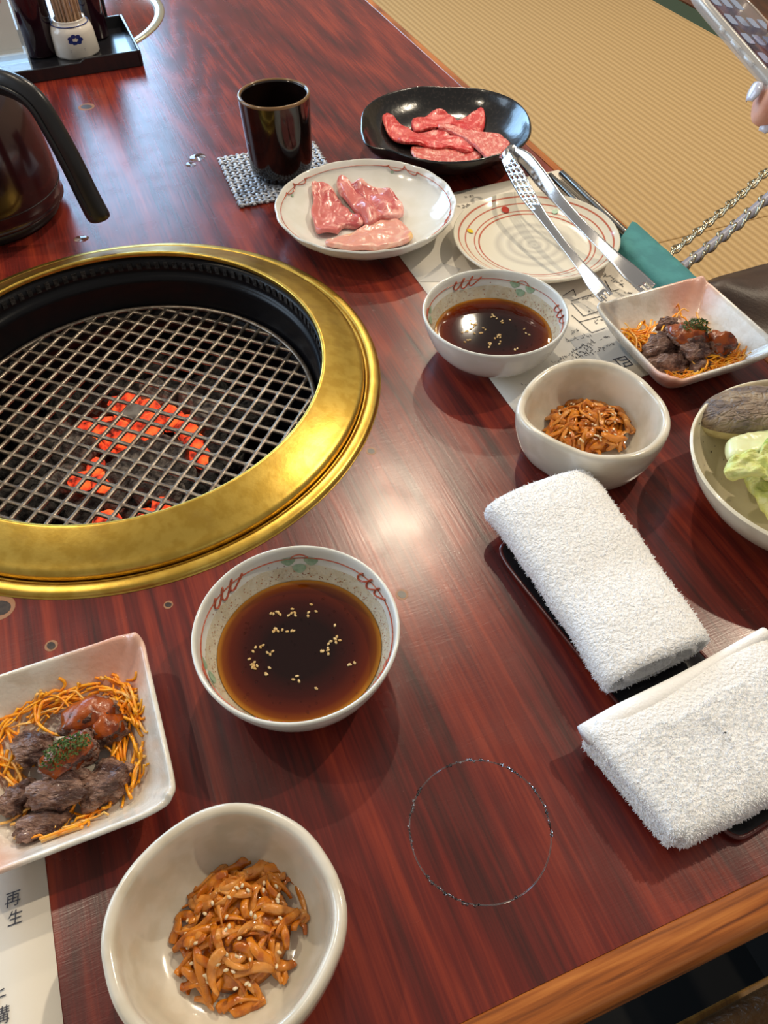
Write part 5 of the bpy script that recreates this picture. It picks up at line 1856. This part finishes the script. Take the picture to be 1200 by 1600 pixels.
def leaf(name, pts, zc, h, mat, label, seed, ruf, tilt, cat='cabbage'):
    out = [P(x, y, zc) for x, y in pts]
    c = sum(out, Vector()) / len(out)
    v, f = pad([(p.x, p.y) for p in out], lambda x, y: zc + tilt[0] * (x - c.x) + tilt[1] * (y - c.y), h, 72, 12, 0.0012, seed,
               lambda x, y: ruf * (nz((x, y, seed), 55) + 0.6 * nz((x, y, seed + 3), 120) + 0.35 * nz((x, y, seed + 5), 260)))
    c.z = zc
    o = obj(name, [p - c for p in v], f, mat, loc=c)
    return tag(o, label, cat)


leaf('cabbage_piece', [(1131, 700), (1150, 690), (1180, 682), (1215, 676), (1250, 684), (1260, 715), (1215, 722), (1175, 722), (1135, 728)], 0.040, 0.010, 'cabbage_rib', 'smooth pale cabbage rib under the mushroom cap', 2, 0.0015, (0, -0.1))
leaf('cabbage_piece', [(1130, 738), (1138, 722), (1160, 715), (1178, 722), (1190, 700), (1215, 690), (1260, 700), (1265, 752), (1215, 752), (1180, 748), (1134, 748)], 0.047, 0.007, 'cabbage', 'ruffled pale green cabbage piece on top of the vegetables', 4, 0.0070, (0, 0.15))
leaf('cabbage_piece', [(1160, 750), (1185, 748), (1225, 748), (1260, 770), (1250, 830), (1215, 815), (1195, 800), (1175, 775)], 0.030, 0.006, 'cabbage', 'broad green cabbage leaf hanging down inside the vegetable bowl', 6, 0.0040, (0.1, 0.15))
leaf('sweet_potato_slice', [(1189, 622), (1194, 612), (1210, 606), (1235, 612), (1250, 630), (1230, 640), (1205, 634)], 0.046, 0.007, 'sweet_skin', 'purple-edged vegetable slice behind the mushroom cap', 7, 0.0008, (0, 0.1), 'vegetable')
leaf('cabbage_piece', [(1195, 640), (1240, 650), (1275, 690), (1265, 760), (1230, 800), (1190, 760), (1170, 700)], 0.020, 0.018, 'cabbage_rib', 'pale cabbage chunk at the bottom of the vegetable bowl', 9, 0.0015, (0, 0))

# ------------------------------------------------------------------ phone and hand
ph0, ph1 = PR_(1066, -6, 0.705), PR_(1194, 143, 0.665)     # along the outer back corner of the case
Lx = (ph0 - ph1).normalized()                              # towards the phone's top end
view = ray(1140, 80).normalized()
Sx = (-view - Lx * (-view).dot(Lx)).normalized()           # side with the buttons, faces the camera
Nx = Sx.cross(Lx).normalized()
if Nx.z < 0: Nx = -Nx
# tip the screen a little towards the camera
tip = R(16)
Sx, Nx = (Sx * math.cos(tip) - Nx * math.sin(tip)).normalized(), (Nx * math.cos(tip) + Sx * math.sin(tip)).normalized()
PW, PL, PT = 0.0745, 0.152, 0.0105
# centre: the top end back corner on the button side is ph0
pc = ph0 - Lx * (PL / 2) - Sx * (PW / 2) + Nx * (PT / 2)
phone = thing('phone', 'smartphone in a clear case held up over the table edge', 'phone')
pm_ = Matrix((( Sx.x, Lx.x, Nx.x, pc.x), (Sx.y, Lx.y, Nx.y, pc.y), (Sx.z, Lx.z, Nx.z, pc.z), (0, 0, 0, 1)))
phone.matrix_world = pm_


def plate_loops(a, b, z, e=9):
    return superloop(a, b, e, 72, z)


hw_, hl_ = PW / 2, PL / 2
obj('phone_body', *loft([plate_loops(hw_ - 0.004, hl_ - 0.004, -0.0036), plate_loops(hw_ - 0.0022, hl_ - 0.0022, -0.0030), plate_loops(hw_ - 0.0018, hl_ - 0.0018, 0.0), plate_loops(hw_ - 0.0022, hl_ - 0.0022, 0.0030), plate_loops(hw_ - 0.004, hl_ - 0.004, 0.0036)]), 'phone_frame', phone)
obj('clear_case', *loft([plate_loops(hw_ - 0.003, hl_ - 0.003, -PT / 2), plate_loops(hw_ - 0.0006, hl_ - 0.0006, -PT / 2 + 0.0012), plate_loops(hw_, hl_, 0.0), plate_loops(hw_ - 0.0004, hl_ - 0.0004, 0.0044), plate_loops(hw_ - 0.0012, hl_ - 0.0012, 0.0048), plate_loops(hw_ - 0.0019, hl_ - 0.0019, 0.0040)], True, False), 'case', phone)
scr = obj('screen', *loft([plate_loops(hw_ - 0.0042, hl_ - 0.0042, 0.0036), plate_loops(hw_ - 0.0042, hl_ - 0.0042, 0.0040)]), 'screen', phone)
for i in range(6):
    for j in range(4):
        if (i, j) in ((0, 3), (5, 1)): continue
        v, f = loft([superloop(0.0054, 0.0054, 5, 20, 0.0041), superloop(0.0054, 0.0054, 5, 20, 0.0043)])
        o = obj('app_icon', v, f, 'icon_green' if (i, j) in ((3, 2),) else 'icon', scr, False)
        o.location = (0.0245 - 0.0163 * j, 0.060 - 0.0195 * i, 0)
for y, l_ in ((0.034, 0.0045), (0.0185, 0.0095), (0.0035, 0.0095)):
    o = obj('side_button', *loft([[Vector((hw_ - 0.0008 + d, y + p.x, p.y)) for p in superloop(l_ / 2 + 0.0012 * 0, 0.0016, 5, 24, 0)] for d in (0.0, 0.0014, 0.0018)]), 'case', phone)

hand = thing('person', 'person holding a phone, only the hand and knitted sleeve seen at the table', 'person')


def hp_(s, l, n):                                     # point in phone frame (mm): side, length, normal
    return pc + Sx * (s / 1000) + Lx * (l / 1000) + Nx * (n / 1000)


joints = {}
V_, E_, Rr = [], [], []


def jv(p, r, prev=None):
    V_.append(Vector(p))
    Rr.append(r)
    if prev is not None: E_.append((prev, len(V_) - 1))
    return len(V_) - 1


palm0 = jv(PR_(1285, 150, 0.705), 0.024)
palm1 = jv(PR_(1280, 100, 0.705), 0.024, palm0)
palm2 = jv(PR_(1272, 52, 0.710), 0.020, palm1)
w0 = jv(PR_(1312, 215, 0.715), 0.022, palm0)
w1 = jv(PR_(1340, 300, 0.735), 0.025, w0)


def finger(root, pts, rr):
    p = root
    for q, r_ in zip(pts, rr): p = jv(PR_(*q), r_, p)


finger(palm2, [(1290, 5, 0.72), (1285, -40, 0.725), (1268, -78, 0.725), (1250, -98, 0.722)], (0.0105, 0.0095, 0.0085, 0.0068))
finger(palm2, [(1262, 40, 0.690), (1244, 66, 0.678), (1232, 88, 0.676), (1224, 100, 0.676)], (0.0105, 0.0095, 0.0085, 0.0068))
finger(palm1, [(1260, 152, 0.690), (1224, 160, 0.680), (1200, 157, 0.676), (1181, 153, 0.674)], (0.0150, 0.0185, 0.0185, 0.0165))
finger(palm0, [(1268, 190, 0.700), (1240, 204, 0.690), (1222, 205, 0.686), (1212, 203, 0.684)], (0.0105, 0.0095, 0.0085, 0.0070))
finger(palm1, [(1262, 82, 0.720), (1238, 55, 0.728), (1218, 34, 0.730), (1208, 22, 0.730)], (0.0125, 0.0110, 0.0100, 0.0080))
me = bpy.data.meshes.new('hand')
me.from_pydata([tuple(v) for v in V_], E_, [])
ho = bpy.data.objects.new('hand', me)
COL.objects.link(ho)
ho.parent = hand
me.materials.append(M['skin'])
sk = ho.modifiers.new('skin', 'SKIN')
for i, d in enumerate(me.skin_vertices[0].data):
    d.radius = (Rr[i], Rr[i])
    d.use_root = (i == palm0)
sk.use_smooth_shade = True
ss = ho.modifiers.new('subd', 'SUBSURF')
ss.levels = ss.render_levels = 2


def nail(base, tip_, face, wid):
    d = tip_ - base
    f_ = (face - d.normalized() * face.dot(d.normalized())).normalized()
    s_ = d.normalized().cross(f_)
    loops = []
    for k in range(9):
        t = k / 8
        w = wid * (1 - 0.5 * max(0, t - 0.6) / 0.4) * (0.8 + 0.2 * min(1, t * 4))
        c = base + d * t - f_ * (0.003 * t * t)
        loops.append([c + s_ * w * math.sin(a) + f_ * (w * 0.6 * (math.cos(a) - 1)) for a in [R(-75 + 15 * i) for i in range(11)]] +
                     [c - f_ * 0.0009 + s_ * w * 0.95 * math.sin(a) + f_ * (w * 0.6 * (math.cos(a) - 1)) for a in [R(75 - 15 * i) for i in range(11)]])
    obj('finger_nail', *loft(loops), 'nail', hand)


nail(PR_(1181, 127, 0.668), PR_(1163, 152, 0.664), (-CR - CD * 0.5 - CF * 0.4), 0.0075)
nail(PR_(1206, 182, 0.672), PR_(1189, 200, 0.668), (-CR - CF * 0.6 + CD * 0.3), 0.0058)
sd_ = (V_[w1] - V_[w0]).normalized()
obj('sleeve_cuff', *tube([V_[w0] + sd_ * 0.035, V_[w0] + sd_ * 0.05, V_[w0] + sd_ * 0.16, V_[w0] + sd_ * 0.32 + Vector((0.03, 0.02, 0.0))], lambda t: 0.030 + 0.012 * t, 18), 'sleeve_fabric', hand)

# ------------------------------------------------------------------ floor, pit, bag, cushion
sub = obj('floor', *box(T(0.6, 1.2, ZF - 0.50), 9.0, 9.0, 0.06, EX, EY), 'pit', None, False)
sub['kind'] = 'structure'
sub['label'] = 'dark sub-floor below the raised tatami and the leg pit'
floor = obj('floor_boards', *box(T(3.3, 1.5, ZF - 0.03), 3.1, 6.0, 0.06, EX, EY), 'board', None, False)
floor['kind'] = 'structure'
floor['label'] = 'dark brown wooden floor boards beyond the tatami'
tm = bpy.data.objects.new('floor_tatami', None)
COL.objects.link(tm)
tm.rotation_euler.z = TA
tm['kind'] = 'structure'
tm['label'] = 'straw-coloured tatami floor mats with green border'
for (u0, u1, v0, v1) in ((0.56, 1.674, 1.0385, 2.79), (0.56, 1.674, -0.72, 1.0375), (0.56, 1.674, 2.792, 4.6)):
    bevel(obj('tatami_mat', *box(((u0 + u1) / 2, (v0 + v1) / 2, ZF - 0.025), u1 - u0, v1 - v0, 0.05), 'tatami', tm, False), 0.003)
for (v0, v1) in ((1.0385, 2.79), (-0.72, 1.0375), (2.792, 4.6)):
    bevel(obj('mat_border', *box((1.7075, (v0 + v1) / 2, ZF - 0.0245), 0.067, v1 - v0, 0.05), 'green_cloth', tm, False), 0.002)
wr = obj('wall_right', *box(T(4.80, 1.2, 0.85), 0.08, 9.0, 2.6, EX, EY), 'plaster', None, False)
wr['kind'] = 'structure'
wr['label'] = 'plain beige plaster wall across the room'
# pit under the table and the sill in front of it
pit = obj('floor_pit', *box(T(0.0, 0.9, ZF - 0.42), 1.12, 2.6, 0.04, EX, EY), 'pit', None, False)
pit['kind'] = 'structure'
pit['label'] = 'dark sunken leg pit below the table'
for i, (c, a, b) in enumerate(((T(0.545, 0.9, ZF - 0.2), 0.03, 1.81), (T(-0.6, 0.9, ZF - 0.2), 0.03, 1.81), (T(0.0, 1.83, ZF - 0.2), 1.2, 0.03))):
    w = obj('trim_%d' % (i + 2), *box(c, a, b, 0.40, EX, EY), 'pit', None, False)
    w['kind'] = 'structure'
    w['label'] = 'dark lining board of the leg pit'
sill = obj('trim_1', *box(T(0.1, -0.0125, ZF - 0.03), 1.4, 0.022, 0.064, EX, EY), 'ochre', None, False)
bevel(sill, 0.002)
sill['kind'] = 'structure'
sill['label'] = 'ochre wooden sill along the leg pit'
ff = obj('floor_front', *box(T(0.0, -0.5, ZF - 0.05), 1.4, 0.94, 0.06, EX, EY), 'board', None, False)
ff['kind'] = 'structure'
ff['label'] = 'wooden floor in front of the table'
# cushion on the front floor
cu = []
for s, z in ((0.3, 0.0), (0.96, 0.0), (1.0, 0.012), (0.995, 0.026), (0.96, 0.036), (0.85, 0.043), (0.6, 0.047), (0.3, 0.048), (0.05, 0.048)):
    L = superloop(0.24 * s, 0.17 * s, 7, 96, z)
    for p in L: p.z += 0.0022 * nz((p.x, p.y, 2), 35) * (1 if z > 0.02 else 0)
    cu.append(L)
o = obj('seat_cushion', *loft(cu), 'cushion', loc=T(0.42, -0.176, ZF + 0.0025), rotz=TA)
tag(o, 'brown shiny wrinkled seat cushion on the floor below the table edge', 'cushion')

# bag
bagc = T(0.86, 0.485, ZF)
bag = thing('shoulder_bag', 'dark brown soft leather shoulder bag with chain strap on the tatami', 'bag', bagc, TA)
bl = []
for s, z in ((0.5, 0.0), (0.97, 0.0), (1.0, 0.02), (1.02, 0.09), (1.0, 0.16), (0.985, 0.195), (0.95, 0.212), (0.85, 0.218), (0.6, 0.222), (0.3, 0.222), (0.04, 0.222)):
    L = superloop(0.205 * s, 0.190 * s, 7, 96, z)
    for p in L:
        w = min(1, z / 0.2)
        d = p.x * 0.35 + p.y
        p.z += w * (0.016 * math.exp(-((d - 0.085) / 0.022) ** 2) - 0.026 * math.exp(-((d - 0.020) / 0.035) ** 2) + 0.008 * nz((p.x, p.y, 1), 9))
        p.x += 0.010 * nz((p.y, z, 4), 9)
    bl.append(L)
obj('bag_body', *loft(bl), 'leather', bag)


def chain(a, b, n, label, lw, flat, leather):
    st_ = obj('chain_strap', *tube([a + (b - a) * (i / 24) + Vector((0, 0, -0.006 * math.sin(math.pi * i / 24))) for i in range(25)], lambda t: lw * (0.60 if leather else 0.34), 8, 0.5), 'strap_leather' if leather else 'gold_chain', bag)
    st_['label'] = label
    R_ = Matrix.Rotation(-TA, 3, 'Z')
    st_.matrix_parent_inverse = Matrix.Identity(4)
    for i in range(n):
        t = (i + 0.5) / n
        p = a + (b - a) * t + Vector((0, 0, -0.006 * math.sin(math.pi * t)))
        d = (b - a).normalized()
        s_ = d.cross(Vector((0, 0, 1))).normalized()
        u_ = s_.cross(d)
        if i % 2: s_, u_ = (s_ * 0.75 + u_ * 0.66).normalized(), (u_ * 0.75 - s_ * 0.66).normalized()
        ln = (b - a).length / n * 0.74
        ring = [p + d * ln * math.cos(q) + s_ * lw * 0.62 * math.sin(q) + u_ * lw * 0.25 * math.sin(2 * q) for q in [2 * math.pi * k / 18 for k in range(19)]]
        obj('link', *tube(ring, lw * 0.17, 6), 'gold_chain', st_)
    return st_


inv = Matrix.Translation(-bagc)


def lb(px, py, z):
    return Matrix.Rotation(-TA, 3, 'Z') @ (P(px, py, z) - bagc)


chain(lb(1020, 417, -0.14), lb(1225, 243, -0.06), 24, 'thin twisted chain strand', 0.0085, 0.5, False)
chain(lb(1044, 433, -0.14), lb(1225, 286, -0.06), 17, 'chain strand woven with grey leather', 0.0115, 0.5, True)
